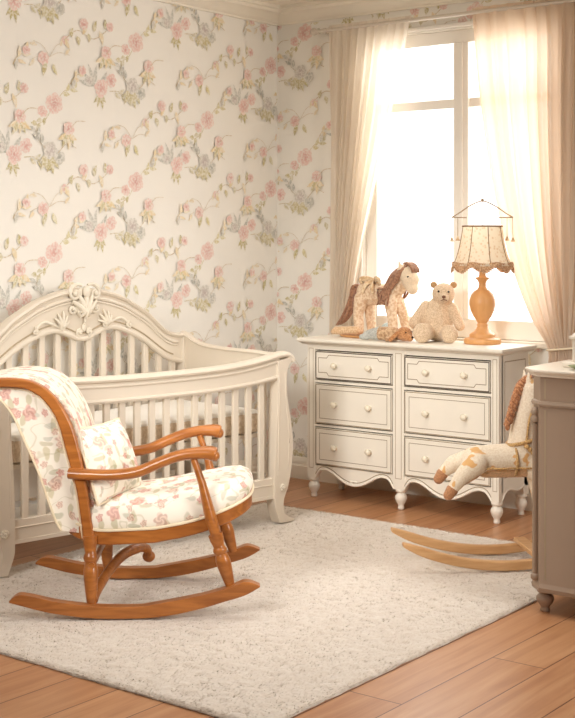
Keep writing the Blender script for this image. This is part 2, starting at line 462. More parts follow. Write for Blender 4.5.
def cluster(out, kind, x, y):
    if kind == 0:      # large single pink rose with olive sprays
        spray(out, x-.02, y-.03, -2.4, 5, .12, OLIVE); spray(out, x+.03, y+.03, .5, 4, .11, OLIVE2)
        g_rose(out, x, y, .052, PINK, PINK2); g_rose(out, x-.075, y-.045, .03, PINK, PINK2)
    elif kind == 1:    # grey foliage bouquet with small pink roses
        for k in range(6): g_leaf(out, x+R.uniform(-.02,.02), y+R.uniform(-.02,.02), .5+k*.5, R.uniform(.08,.13), .026, mixc(GREY, PAPER, R.uniform(0,.3)))
        for k in range(4): g_leaf(out, x+.02, y-.03, -2.3+k*.45, R.uniform(.06,.09), .026, OLIVE)
        g_rose(out, x+.02, y-.01, .046, PINK, PINK2); g_rose(out, x+.09, y+.035, .036, PINK, PINK2); g_rose(out, x-.06, y+.02, .03, MAUVE, GREY2)
        spray(out, x+.08, y-.02, -.2, 5, .13, OLIVE)
    elif kind == 2:    # loose olive branch with buds
        g_stem(out, [(x-.15,y-.05),(x-.06,y+.01),(x+.05,y-.02),(x+.16,y+.05)], .005, STEM)
        for k in range(8): g_leaf(out, x-.14+.038*k, y-.04+.011*k, (1.3 if k % 2 else -1.2)+R.uniform(-.3,.3), R.uniform(.045,.075), .028, mixc(OLIVE if k % 3 else GOLD, PAPER, R.uniform(0,.25)))
        g_rose(out, x+.16, y+.055, .026, PINK, PINK2); g_rose(out, x-.02, y+.045, .03, PINK, PINK2)
    elif kind == 3:    # mauve-grey blossom over olive leaves
        for k in range(6): g_leaf(out, x, y-.02, -2.8+k*.5, R.uniform(.07,.1), .032, mixc(OLIVE, PAPER, R.uniform(0,.25)))
        g_rose(out, x, y+.01, .045, MAUVE, GREY2); g_rose(out, x+.06, y-.02, .034, GREY, GREY2); spray(out, x-.03, y+.02, 2.2, 4, .1, GREY)
        g_stem(out, [(x+.05,y),(x+.11,y+.05),(x+.17,y+.03)], .004, STEM)
    elif kind == 6:    # olive leaf fan under a pale rose
        for k in range(5): g_leaf(out, x, y-.01, -2.7+k*.55, R.uniform(.06,.085), .03, mixc(OLIVE if k % 2 else GOLD, PAPER, R.uniform(0,.2)))
        g_rose(out, x, y+.012, .034, PINK, PINK2); g_stem(out, [(x,y),(x+.05,y+.05),(x+.11,y+.055)], .004, STEM)
    elif kind == 5:    # lone bud sprig
        spray(out, x-.03, y-.03, .7, 4, .1, GOLD); g_rose(out, x+.05, y+.045, .024, PINK, PINK2); g_leaf(out, x, y, -1.8, .055, .024, GREY2)
    else:              # trailing fine twigs with buds and gold leaves
        for a in (.2, .8, 2.5, 3.4):
            g_stem(out, [(x,y),(x+math.cos(a)*.06,y+math.sin(a)*.06+.015),(x+math.cos(a)*.13,y+math.sin(a)*.11)], .0035, mixc(STEM, PAPER, .2))
            g_leaf(out, x+math.cos(a)*.1, y+math.sin(a)*.08, a+.6, .05, .02, mixc(GOLD, PAPER, .3))
        g_rose(out, x+.1, y+.09, .024, PINK, PINK2); g_rose(out, x-.04, y-.01, .034, PINK, PINK2)
        g_leaf(out, x-.02, y-.03, -1.9, .07, .03, OLIVE); g_leaf(out, x+.02, y-.03, -1.1, .06, .028, OLIVE2)
tile = []
for kind, x, y in ((0,.13,.09),(1,.42,.20),(4,.10,.31),(2,.34,.45),(3,.10,.57),(5,.46,.64),(5,.26,.22),(6,.22,.68),(6,.47,.36)):
    cluster(tile, kind, x, y)
TW, TH = .56, .72
def print_wall(mb, cols, fn, u0, u1, v0, v1, hole=None, uo=0, vo=0):
    i0 = int((u0-uo)//TW)-1; k = 0
    for i in range(i0, int((u1-uo)//TW)+2):
        for j in range(-1, int(v1/TH)+2):
            for n, (pts, cs) in enumerate(tile):
                P = [(p[0]+uo+i*TW, p[1]+vo+j*TH+(TH/2 if i % 2 else 0)) for p in pts]
                if any(not (u0 < p[0] < u1 and v0 < p[1] < v1) for p in P): continue
                if hole and any(hole[0]-.03 < p[0] < hole[1]+.03 and hole[2]-.03 < p[1] < hole[3]+.03 for p in P): continue
                e = .0004 + n*2.2e-6
                mb.add([fn(p[0], p[1], e) for p in P], [tuple(range(len(P)))]); cols += [mixc(q, PAPER, .14) for q in cs]
def paper_wall(name, boxes, prt=None):
    mb = MB()
    for a, b in boxes: mb.box(a, b)
    cols = [PAPER]*len(mb.v)
    if prt: prt(mb, cols)
    o = mb.build(name, M_paper, smooth=None, recalc=False)
    at = o.data.color_attributes.new('Col', 'FLOAT_COLOR', 'POINT')
    at.data.foreach_set('color', [c for q in cols for c in (*q, 1)])
    return struct(o)
paper_wall('wall_left', [((XL-.1,YF,0),(XL,YB,ZC))], lambda mb, c: print_wall(mb, c, lambda u,v,e: (XL+e,u,v), -4.6, YB-.004, .12, 2.64, None, -.13, .15))
paper_wall('wall_back', [((XL-.1,YB,0),(WX0,YB+.12,ZC)),((WX1,YB,0),(XR+.1,YB+.12,ZC)),((WX0,YB,0),(WX1,YB+.12,WZ0)),((WX0,YB,WZ1),(WX1,YB+.12,ZC))],
           lambda mb, c: print_wall(mb, c, lambda u,v,e: (u,YB-e,v), XL+.004, 3.4, .12, 2.64, (WX0,WX1,WZ0,WZ1), .02, .33))
M_taupe = paint('taupe_wall_paint', (150,128,106), .8, .03)
m = MB(); m.box((XR,YF,0),(XR+.1,YB,ZC)); struct(m.build('wall_right', M_taupe, smooth=None))
m = MB(); m.box((XL-.1,YF-.1,0),(XR+.1,YF,ZC)); struct(m.build('wall_front', M_taupe, smooth=None))

def mould(name, prof, axis):
    """prof = (depth from wall, z)"""
    mb = MB()
    if axis == 'left': mb.prism(prof, lambda a,b,c: (XL+a, c, b), YF+.001, YB-.001)
    else: mb.prism(prof, lambda a,b,c: (c, YB-a, b), XL+.001, XR-.001)
    return struct(mb.build(name, M_trim, smooth=30))
crown = [(.0005,2.635),(.015,2.635),(.018,2.645),(.03,2.65),(.04,2.66),(.07,2.685),(.095,2.69),(.1,2.705),(.115,2.71),(.115,2.7295),(.0005,2.7295)]
mould('trim_1', crown, 'left'); mould('trim_2', crown, 'back')
base = [(.0005,.0005),(.022,.0005),(.022,.075),(.016,.085),(.016,.1),(.01,.112),(.006,.125),(.0005,.127)]
mould('baseboard_left', base, 'left'); mould('baseboard_back', base, 'back')

# window
w = bpy.data.objects.new('window_1', None); COL.objects.link(w); w.location = ((WX0+WX1)/2, YB+.06, WZ0); struct(w)
org = w.location
m = MB()
fy0, fy1 = YB+.03, YB+.09
m.box((WX0,fy0,WZ0+.001),(WX0+.07,fy1,WZ1)); m.box((WX1-.07,fy0,WZ0+.001),(WX1,fy1,WZ1))
m.box((WX0+.07,fy0,WZ1-.07),(WX1-.07,fy1,WZ1)); m.box((WX0+.07,fy0,WZ0+.001),(WX1-.07,fy1,WZ0+.1))
m.box((1.125,fy0-.008,WZ0+.1),(1.215,fy1,WZ1-.07)); m.box((1.17,fy0-.016,WZ0+.1),(1.185,fy0-.008,WZ1-.07))
m.box((WX0+.07,fy0+.005,2.085),(1.125,fy1-.005,2.135)); m.box((1.215,fy0+.005,2.085),(WX1-.07,fy1-.005,2.135))
m.build('window_frame', M_frame, w, org, smooth=None, bevel=.006)
k = N('window_glass'); k.t.nodes.remove(k.b)
tp = k.n('ShaderNodeBsdfTransparent'); gl = k.n('ShaderNodeBsdfGlossy'); gl.inputs['Roughness'].default_value = .02
mx = k.n('ShaderNodeMixShader'); mx.inputs[0].default_value = .05; k.l(tp.outputs[0], mx.inputs[1]); k.l(gl.outputs[0], mx.inputs[2]); k.l(mx.outputs[0], k.out.inputs[0])
for x0, x1 in ((WX0+.07,1.125),(1.215,WX1-.07)):
    for z0, z1 in ((WZ0+.1,2.085),(2.135,WZ1-.07)):
        m = MB(); m.box((x0,YB+.058,z0),(x1,YB+.062,z1)); m.build('pane', k.m, w, org, smooth=None)
m = MB(); m.prism([(.0,WZ0-.03),(.02,WZ0-.03),(.024,WZ0-.015),(.024,WZ0-.004),(.02,WZ0),(.0,WZ0)], lambda a,b,c: (c, YB-.0005-a, b), WX0-.05, WX1+.05)
m.build('window_sill', M_trim, w, org, bevel=0)
m = MB()
for x0, x1, z0, z1 in ((WX0-.07,WX0,WZ0,WZ1+.01),(WX1,WX1+.07,WZ0,WZ1+.01),(WX0-.07,WX1+.07,WZ1+.01,WZ1+.03)):
    m.box((x0,YB-.018,z0),(x1,YB-.001,z1))
m.build('window_casing', M_frame, w, org, smooth=None, bevel=.004)

# ------------------------------------------------------------------ curtain rod, curtains, tieback
YR = .0; ZR = 2.565
t = thing('curtain_rod', 'slim grey metal curtain rod above the window with a finial at its left end', 'curtain rod', (1.3,YR,ZR))
m = MB(); m.tube([(.3,YR,ZR),(2.3,YR,ZR)], .011, 14); m.build('rod', M_metal, t, t.location)
for x, sgn in ((.3,-1),(2.3,1)):
    m = MB(); m.lathe([(.011,0),(.018,.004),(.018,.012),(.01,.018),(.02,.03),(.022,.045),(.014,.058),(.002,.064)], (x,YR,ZR), 14, ax='x')
    if sgn < 0: m.v = [(2*x-p[0], p[1], p[2]) for p in m.v]
    m.build('finial', M_metal, t, t.location)
for x in (.335, 2.24):
    m = MB(); m.box((x-.012,YR-.004,ZR-.02),(x+.012,YB-.001,ZR-.011)); m.box((x-.012,YB-.006,ZR-.05),(x+.012,YB-.0005,ZR+.03)); m.tube([(x-.01,YR,ZR),(x+.01,YR,ZR)], .014, 12)
    m.build('bracket', M_metal, t, t.location, smooth=40)
def curtain(name, label, mat, rows, z1, z0, pleats, amp, seed):
    """rows: (z, x_left, x_right) ; pleats gather as it narrows"""
    rr = random.Random(seed); m = MB(); nu, nz = 150, 70
    ph = [rr.uniform(-.9,.9) for _ in range(40)]
    L = smooth_tab([(r[0], r[1]) for r in rows], 10); Q = smooth_tab([(r[0], r[2]) for r in rows], 10)
    for j in range(nz+1):
        z = z1 + (z0-z1)*j/nz
        xl = lerp_tab(L[::-1], z); xr = lerp_tab(Q[::-1], z); wd = xr-xl
        A = amp*(.55+.45*min(1, (z1-z)/.5))
        for i in range(nu+1):
            u = i/nu; uu = u + .018*math.sin(u*9+seed) + .012*math.sin(u*23+seed*2)
            a = 2*PI*pleats*uu
            y = A*(math.sin(a+.3*math.sin(z*1.7+u*5)) + .35*math.sin(2.3*a+1+z*.8))*.75
            x = xl + wd*u + .25*A*math.cos(a)
            if z > ZR-.02:
                y *= .55
            m.v.append((x, YR+y, z))
    for j in range(nz):
        for i in range(nu):
            a = j*(nu+1)+i; m.f.append((a, a+1, a+nu+2, a+nu+1)); m.m.append(0)
    o = m.build(name, mat, None, ((rows[0][1]+rows[0][2])/2, YR, z0), smooth=180, recalc=False)
    return o
c = curtain('curtain', 'sheer pale peach curtain at the left side of the window, swept to the left', M_curt,
        [(2.59,.365,.915),(2.4,.365,.875),(2.1,.37,.80),(1.7,.375,.69),(1.3,.38,.585),(1.0,.38,.525),(.85,.38,.51),(.3,.37,.52)], 2.59, .3, 9, .026, 3)
tag(c, c.name and 'sheer pale peach curtain at the left side of the window, swept to the left', 'curtain')
c = curtain('curtain', '', M_curt2,
        [(2.59,1.28,2.25),(2.4,1.295,2.24),(2.1,1.325,2.2),(1.7,1.39,2.14),(1.3,1.49,2.06),(1.0,1.62,1.97),(.84,1.725,1.9),(.7,1.72,1.93),(.3,1.7,1.97)], 2.59, .3, 12, .028, 8)
tag(c, 'peach curtain at the right side of the window, gathered by a tieback beside the dresser', 'curtain')
t = thing('curtain_tieback', 'thin cream cord tieback holding the right curtain to the wall', 'tieback', (1.82,-.03,.83))
m = MB(); pts = []
for i in range(40):
    a = 2*PI*i/40; pts.append((1.815+.098*math.cos(a), YR+.038*math.sin(a), .84+.012*math.cos(a)))
m.tube(pts, .006, 8, closed=True); m.tube(spline([(1.91,-.01,.852),(1.99,.015,.93),(2.06,.045,1.0)], 6), .005, 8)
m.build('cord', M_pipe, t, t.location)
m = MB(); m.lathe([(.018,0),(.018,.006),(.006,.01),(.006,.03),(.012,.034),(.012,.04),(.002,.044)], (2.06,YB-.0005,1.0), 12, ax='-y'); m.build('hook', M_metal, t, t.location)

# ------------------------------------------------------------------ rug
RX0, RX1, RY0, RY1 = .42, 2.39, -3.12, -.66
k = N('cream_shag'); co = k.n('ShaderNodeTexCoord')
n1 = k.n('ShaderNodeTexNoise'); n1.inputs['Scale'].default_value = 70; n1.inputs['Detail'].default_value = 5; n1.inputs['Distortion'].default_value = .8; k.l(co.outputs['Object'], n1.inputs['Vector'])
n2 = k.n('ShaderNodeTexNoise'); n2.inputs['Scale'].default_value = 9; n2.inputs['Detail'].default_value = 3; k.l(co.outputs['Object'], n2.inputs['Vector'])
cc = k.mix(k.sstep(n1.outputs[0], .3, .7), lin((218,205,190)), lin((230,220,207)))
cc = k.mix(k.math('MULTIPLY', k.sstep(n2.outputs[0], .4, .7), .3), cc, lin((212,198,181)))
k.l(cc, k.b.inputs['Base Color']); k.b.inputs['Roughness'].default_value = 1; k.b.inputs['Sheen Weight'].default_value = .5
k.bump(n1.outputs[0], .3, .008)
m = MB(); nx, ny = 230, 280
for j in range(ny+1):
    for i in range(nx+1):
        x = RX0+(RX1-RX0)*i/nx; y = RY0+(RY1-RY0)*j/ny
        e = min(x-RX0, RX1-x, y-RY0, RY1-y)
        d1 = noise.noise(Vector((x*26, y*26, 0))); d2 = noise.noise(Vector((x*60, y*60, 4)))
        cell = noise.voronoi(Vector((x*17, y*17, 0)))[0][0]
        z = .013 + .0035*d1 + .002*d2 - .006*max(0, .35-cell)/.35*(.5+.5*noise.noise(Vector((x*4,y*4,9))))
        z *= min(1, (e/.018))**.5 if e < .018 else 1
        wob = .006*noise.noise(Vector((x*12, y*12, 7))) if e < .002 else 0
        m.v.append((x+wob, y+wob, max(.001, z)))
for j in range(ny):
    for i in range(nx):
        a = j*(nx+1)+i; m.f.append((a, a+1, a+nx+2, a+nx+1)); m.m.append(0)
rug = m.build('area_rug', k.m, None, ((RX0+RX1)/2,(RY0+RY1)/2,0), smooth=180, recalc=False)
tag(rug, 'thick cream shag rug covering the wooden floor under the rocking chair', 'rug')
# short pile tufts along the whole rug, part of the rug
m = MB(); rr = random.Random(5)
def tuft(x, y, z, l, lean):
    a = rr.uniform(0, 2*PI); w = rr.uniform(.0012,.0022); bx, by = math.cos(a)*w, math.sin(a)*w
    dx, dy = lean
    m.v.extend([(x-bx,y-by,z),(x+bx,y+by,z),(x+dx,y+dy,z+l)]); n = len(m.v); m.f.append((n-3,n-2,n-1)); m.m.append(0)
for i in range(90000):
    x = rr.uniform(RX0+.004, RX1-.004); y = rr.uniform(RY0+.004, RY1-.004); q = noise.noise(Vector((x*5,y*5,2)))*3+rr.uniform(-1,1)
    tuft(x, y, .011, rr.uniform(.003,.007), (math.cos(q)*.008, math.sin(q)*.008))
for i in range(9000):
    s_ = rr.random(); side = rr.randrange(4); z = rr.uniform(.001,.01); l = rr.uniform(.005,.012)
    if side == 0: tuft(RX0+s_*(RX1-RX0), RY0+.004, z, .004, (rr.uniform(-.006,.006), -l))
    elif side == 1: tuft(RX0+s_*(RX1-RX0), RY1-.004, z, .004, (rr.uniform(-.006,.006), l))
    elif side == 2: tuft(RX0+.004, RY0+s_*(RY1-RY0), z, .004, (-l, rr.uniform(-.006,.006)))
    else: tuft(RX1-.004, RY0+s_*(RY1-RY0), z, .004, (l, rr.uniform(-.006,.006)))
pile = m.build('pile', k.m, rug, rug.location, smooth=None, recalc=False); pile['kind'] = 'stuff'

# ------------------------------------------------------------------ crib
A = Vector((.530,-2.466)); Bv = Vector((.795,-1.011)); D = (Bv-A).normalized(); NN = Vector((D.y,-D.x))
def CF(L, z, n): p = A + D*L + NN*n; return (p.x, p.y, z)      # front plane of the crib
XBK = .105; YC = -1.66
t = thing('crib', 'antique white wooden crib with arched carved headboard against the floral wall', 'crib', (.42,-1.7,0))
O = t.location
TOP = smooth_tab([(0,1.14),(.13,1.128),(.27,1.092),(.35,1.055),(.43,1.015),(.5,.965),(.56,.922),(.61,.9),(.66,.89),(.75,.885)], 5)
LOW = smooth_tab([(0,.906),(.04,.91),(.09,.93),(.17,.952),(.24,.945),(.32,.92),(.42,.875),(.51,.82),(.58,.78),(.64,.76),(.7,.75)], 5)
HB = lambda y, z, c: (XBK+c, YC+y, z)
def sym(f, lim, n): return [(-lim+2*lim*i/n, f(abs(-lim+2*lim*i/n))) for i in range(n+1)]
m = MB()
ys = [-.70+1.40*i/80 for i in range(81)]
m.strip([(y, lerp_tab(LOW,abs(y)), lerp_tab(TOP,abs(y))) for y in ys], HB, -.018, .018)
headboard = m.build('headboard', M_crib, t, O)
m = MB()   # rounded cap that follows the arch, with an inner bead
m.tube([HB(y, lerp_tab(TOP,abs(y)), 0) for y in [-.755+1.51*i/90 for i in range(91)]], .017, 10, flat=(2.0,.85), up=(0,0,1))
m.build('arch_cap', M_crib, headboard)
for off, rad, dep in ((.034,.009,.02),(.05,.006,.019)):
    m = MB(); m.tube([HB(y, lerp_tab(TOP,abs(y))-off, dep) for y in [-.66+1.32*i/80 for i in range(81)]], rad, 8); m.build('arch_bead', M_crib, headboard)
m = MB(); m.tube([HB(y, lerp_tab(LOW,abs(y))+.006, .014) for y in ys], .014, 10); m.tube([HB(y, lerp_tab(LOW,abs(y))+.032, .018) for y in ys[4:-4]], .004, 6, mi=1)
m.build('arch_lower_bead', [M_crib, M_glaze2], headboard)
# carving: crest of leaves and scrolls
m = MB()
def scroll(cy, cz, r, turns, dirn, a0, rad, x=.024, mi=0):
    pts = []; rs = []
    n = int(26*turns)
    for i in range(n+1):
        q = i/n; a = a0 + dirn*2*PI*turns*q; k_ = r*(1-.85*q)
        pts.append(HB(cy+math.cos(a)*k_, cz+math.sin(a)*k_, x+.008*q)); rs.append(rad*(1-.35*q))
    m.tube(pts, rs, 8, up=(1,0,0))
    m.ball(pts[-1], rad*1.35, 10, 6)
def acanthus(y0, z0, ang, ln, w, x=.022):
    for k_, f in enumerate((-.55,-.28,0,.28,.55)):
        a = ang+f; l = ln*(1-.25*abs(f)/.55)
        pts = [HB(y0+math.cos(a+.5*f*q)*l*q, z0+math.sin(a+.5*f*q)*l*q, x+.014*math.sin(PI*q)) for q in [i/7 for i in range(8)]]
        m.tube(pts, [w*(.45+.55*math.sin(PI*min(1,.15+i/8.5))) for i in range(8)], 8, up=(1,0,0))
for s in (-1, 1):
    scroll(s*.062, 1.128, .036, 1.3, -s, PI/2, .0095, .03)
    scroll(s*.075, 1.055, .03, 1.25, s, PI/2 if s > 0 else PI/2, .0085)
    m.tube([HB(s*a, b, .03) for a, b in spline([(.02,1.165),(.05,1.17),(.085,1.16),(.1,1.135)], 5)], .008, 8, up=(1,0,0))
    m.tube([HB(s*a, b, .026) for a, b in spline([(.015,1.02),(.04,1.05),(.03,1.1),(.02,1.15)], 5)], .011, 8, up=(1,0,0))
    # side leaf with trailing tendril ending in a rosette
    acanthus(s*.15, .965, PI/2+s*.25, .085, .0075)
    scroll(s*.135, .975, .02, 1.1, -s, PI/2, .007)
    m.tube([HB(s*a, b, .022) for a, b in spline([(.15,.972),(.2,.99),(.25,1.0),(.3,.972)], 5)], [.007]*15+[.006], 8, up=(1,0,0))
    scroll(s*.305, .962, .018, 1.1, s, PI/2, .0065)
    scroll(s*.028, .945, .02, 1.2, s, -PI/2, .007)
acanthus(0, 1.02, PI/2, .14, .013, .03); acanthus(0, 1.075, -PI/2, .075, .010, .032)
for q in range(7): m.ball(HB(0, 1.03-.012*q, .036-.001*q), .0085-.0006*q, 10, 6)
m.ball(HB(0,1.135,.045), (.014,.022,.03), 12, 8); m.ball(HB(0,.965,.025), (.01,.014,.02), 12, 8)
m.build('carved_crest', M_carve, headboard, O)
headboard_children = [c for c in headboard.children]
for ch in headboard_children:      # beads were built in world coordinates
    if ch.name.startswith('arch_'):
        for v in ch.data.vertices: v.co -= O
for i in range(14):
    y = -.637+.098*i; m = MB(); m.box((XBK-.010,YC+y-.017,.43),(XBK+.010,YC+y+.017,lerp_tab(LOW,abs(y))+.01)); m.build('slat', M_crib, t, O, smooth=None, bevel=.004)
m = MB(); m.box((XBK-.016,YC-.70,.2),(XBK+.016,YC+.70,.44)); m.build('back_rail', M_crib, t, O, smooth=None, bevel=.005)
for s in (-1, 1):
    m = MB(); y = YC+s*.725
    m.box((XBK-.03,y-.03,.0),(XBK+.03,y+.03,.885)); m.box((XBK-.036,y-.036,.0),(XBK+.036,y+.036,.06)); m.build('back_post', M_crib, t, O, smooth=None, bevel=.006)
# front legs : S shaped posts
PR = [(1.556,.815),(1.535,.792),(1.514,.76),(1.507,.70),(1.511,.617),(1.534,.5),(1.547,.40),(1.539,.3),(1.518,.2),(1.487,.125),(1.49,.07),(1.515,.045),(1.55,.032),(1.552,.019)]
PL = [(1.462,.019),(1.45,.05),(1.432,.1),(1.43,.16),(1.43,.282),(1.436,.423),(1.446,.564),(1.45,.708),(1.452,.80)]
def dens(p, n=5): return spline(p, n)
prof = dens(PR) + dens(PL)
for s in (1, -1):
    pf = [(a if s > 0 else 1.45-a, b) for a, b in prof]
    m = MB(); m.prism(pf, lambda a,b,c: CF(a,b,c), -.03, .032)
    leg = m.build('leg', M_crib, t, O, smooth=30, bevel=.006)
    m = MB()
    e = [(a if s > 0 else 1.45-a, b) for a, b in dens([(1.448,.74),(1.445,.6),(1.44,.42),(1.437,.25)])]
    e2 = [(a if s > 0 else 1.45-a, b) for a, b in dens([(1.502,.74),(1.505,.62),(1.522,.48),(1.527,.4),(1.518,.27)])]
    for q in (e, e2):
        q = [(a+(.012*s if q is e else -.006*s), b) for a, b in q]
        m.tube([CF(a,b,.032) for a, b in q], .003, 6, up=(0,0,1))
    m.build('leg_bead', M_crib, leg, O)
    m = MB(); c = 1.478 if s > 0 else 1.45-1.478
    for q in range(8):
        a = 2*PI*q/8; m.ball(CF(c+.012*math.cos(a), .19+.012*math.sin(a), .034), .007, 8, 6)
    m.ball(CF(c,.19,.037), .008, 10, 6); m.build('rosette', M_carve, leg, O)
FT = smooth_tab([(0,.83),(.1,.812),(.25,.795),(.45,.786),(.725,.783),(1.0,.786),(1.2,.795),(1.35,.812),(1.45,.83)], 5)
FB = smooth_tab([(0,.708),(.1,.695),(.25,.682),(.45,.674),(.725,.672),(1.0,.674),(1.2,.682),(1.35,.695),(1.45,.708)], 5)
Ls = [-.02+1.49*i/60 for i in range(61)]
m = MB(); m.strip([(L, lerp_tab(FB,L), lerp_tab(FT,L)-.012) for L in Ls], CF, -.018, .02)
fr = m.build('front_rail', M_crib, t, O)
cap = spline([(-.103,.80),(-.09,.822),(-.06,.835),(0,.83)], 4)[:-1] + [(L, lerp_tab(FT,L)) for L in [1.45*i/50 for i in range(51)]] + spline([(1.45,.83),(1.51,.835),(1.54,.822),(1.553,.80)], 4)[1:]
m = MB(); m.tube([CF(a, b-.008, .004) for a, b in cap], .017, 12, flat=(2.0,1.0)); m.build('rail_cap', M_crib, fr, O)
m = MB(); m.tube([CF(L, lerp_tab(FB,L)+.012, .02) for L in Ls], .009, 8); m.tube([CF(L, lerp_tab(FT,L)-.036, .021) for L in Ls], .007, 8); m.build('rail_bead', M_crib, fr, O)
for i in range(17):
    L = .083+.0803*i; m = MB()
    m.strip([(L-.016,.225,lerp_tab(FB,L)+.01),(L+.016,.225,lerp_tab(FB,L)+.01)], CF, -.009, .009); m.build('slat', M_crib, t, O, smooth=None, bevel=.004)
m = MB(); m.strip([(-.01,.145,.238),(1.45,.145,.238)], CF, -.016, .016)
lr = m.build('lower_rail', M_crib, t, O, smooth=None, bevel=.004)
m = MB(); m.strip([(0,.14,.155),(1.44,.14,.155)], CF, .016, .022); m.tube([CF(0,.205,.017), CF(1.44,.205,.017)], .0035, 6); m.build('rail_bead', M_crib, lr, O, smooth=30)
for s in (1, -1):
    b = Vector((XBK, YC+s*.725)); f = Vector(CF(1.47 if s > 0 else -.02, 0, 0)[:2])
    E = lambda u, z, c, b=b, f=f: (lambda p, n: (p.x+n.x*c, p.y+n.y*c, z))(b+(f-b)*u, Vector((-(f-b).y, (f-b).x)).normalized())
    et = smooth_tab([(0.0,.905),(.08,.885),(.16,.862),(.28,.846),(.5,.838),(.75,.836),(1,.83)], 5); us = [i/24 for i in range(25)]
    m = MB(); m.strip([(u, .70, lerp_tab(et,u)-.008) for u in us], E, -.014, .014); er = m.build('end_rail', M_crib, t, O)
    m = MB(); m.tube([E(u, lerp_tab(et,u)-.006, 0) for u in us], .014, 10, flat=(1.6,.8)); m.build('rail_cap', M_crib, er, O)
    for i in range(6):
        u = .14+.145*i; m = MB(); m.strip([(u-.022,.22,.71),(u+.022,.22,.71)], E, -.008, .008); m.build('slat', M_crib, t, O, smooth=None, bevel=.003)
    m = MB(); m.strip([(.03,.14,.24),(.97,.14,.24)], E, -.014, .014); m.build('end_lower_rail', M_crib, t, O, smooth=None, bevel=.004)
def quad_in(i):     # crib interior footprint
    return [Vector(CF(1.40-i,0,-.045-i)[:2]), Vector(CF(.06+i,0,-.045-i)[:2]), Vector((XBK+.045+i,YC-.64+i)), Vector((XBK+.045+i,YC+.64-i))]
m = MB(); q = quad_in(0); m.prism([tuple(p) for p in q], lambda a,b,c: (a,b,c), .432, .449); m.build('mattress_support', M_crib, t, O, smooth=None)
t = thing('mattress', 'thin crib mattress with white sheet and beige quilted sides inside the crib', 'mattress', (.42,-1.7,.45)); O = t.location
m = MB()
for z, i in ((.4505,.02),(.46,.006),(.5,0),(.535,.003),(.55,.012)): m.v += [(p.x,p.y,z) for p in quad_in(i)]
for k_ in range(4):
    for j in range(4): m.f.append((k_*4+j, k_*4+(j+1) % 4, k_*4+4+(j+1) % 4, k_*4+4+j)); m.m.append(0)
m.f += [(3,2,1,0),(16,17,18,19)]; m.m += [0,0]
m.build('quilted_side', M_quilt, t, O, smooth=40)
m = MB()
for z, i in ((.546,.006),(.556,.006),(.566,.018),(.57,.04)): m.v += [(p.x,p.y,z) for p in quad_in(i)]
for k_ in range(3):
    for j in range(4): m.f.append((k_*4+j, k_*4+(j+1) % 4, k_*4+4+(j+1) % 4, k_*4+4+j)); m.m.append(0)
m.f += [(3,2,1,0),(12,13,14,15)]; m.m += [0,0]
m.build('sheet', M_sheet, t, O, smooth=60)

# ------------------------------------------------------------------ rocking chair  (x forward, y far side, z up from the rug)
ZR0 = .02; CHA = math.radians(39)
CHP = (1.33-.279*math.sin(CHA), -2.619+.279*math.cos(CHA), ZR0)
t = thing('rocking_chair', 'honey wood rocking chair with rose print upholstery standing on the rug', 'rocking chair', CHP, CHA)
def Zs(z): return z - ZR0
SW = lambda a, b, c: (a, c, Zs(b)); KW = .93
for w_ in (-.3, .3):
    topc = spline([(-.395,.085),(-.365,.106),(-.32,.102),(-.215,.079),(-.069,.063),(.06,.062),(.113,.068),(.295,.102),(.40,.132),(.455,.15),(.505,.134)], 5)
    botc = spline([(.505,.13),(.45,.1),(.37,.076),(.295,.054),(.2,.033),(.113,.022),(0,.0185),(-.069,.0195),(-.15,.026),(-.252,.042),(-.325,.06),(-.395,.079)], 5)
    w_ *= KW; m = MB(); m.prism(topc+botc, SW, w_-.022, w_+.022); m.build('rocker', M_chair, t, smooth=30, bevel=.006)
def turned(p, q, prof, n=16):
    P, Q = Vector(p), Vector(q); mm = MB(); pts = [P+(Q-P)*a for a, r in prof]; mm.tube(pts, [r for a, r in prof], n); return mm
BAL = [(0,.017),(.06,.018),(.2,.022),(.4,.0265),(.5,.027),(.58,.0235),(.62,.02),(.65,.024),(.69,.026),(.73,.024),(.76,.02),(.8,.0215),(.9,.026),(1,.027)]
for w_ in (-.285*KW, .285*KW):
    m = turned((-.105,w_*.97,Zs(.055)), (-.115,w_*.84,Zs(.30)), BAL); m.build('rear_leg', M_chair, t, smooth=50)
    m = turned((.398,w_,Zs(.125)), (.343,w_,Zs(.315)), BAL)
    pts = [(.347,w_,Zs(.30)),(.34,w_,Zs(.33)),(.325,w_,Zs(.38)),(.31,w_,Zs(.44)),(.295,w_,Zs(.50)),(.278,w_,Zs(.55)),(.262,w_,Zs(.595))]
    m.tube(pts, [.026,.03,.031,.027,.021,.018,.019], 14, flat=(.7,1.05), up=(0,1,0))
    fl = m.build('front_leg', M_chair, t, smooth=50)
    m = MB(); m.lathe([(.007,0),(.007,.003),(.002,.006)], (.33,w_-.02,Zs(.372)), 10, ax='-y'); m.build('screw_plug', M_glaze, fl)
    P = spline([(-.19,w_*.86,Zs(.53)),(-.13,w_*.9,Zs(.528)),(-.03,w_*.96,Zs(.528)),(.06,w_*1.01,Zs(.541)),(.13,w_*1.03,Zs(.570)),(.2,w_*1.04,Zs(.597)),(.26,w_*1.05,Zs(.609)),(.32,w_*1.05,Zs(.611)),(.345,w_*1.05,Zs(.604))], 5)
    rs = [.0215+.006*math.exp(-((i/(len(P)-1)-.93)/.12)**2) for i in range(len(P))]; rs[-1] = .02
    m = MB(); m.tube(P, rs, 14, flat=(1.15,.95)); m.ball((.342,w_*1.05,Zs(.601)), (.018,.027,.021), 14, 8)
    m.build('arm', M_chair, t, smooth=60)
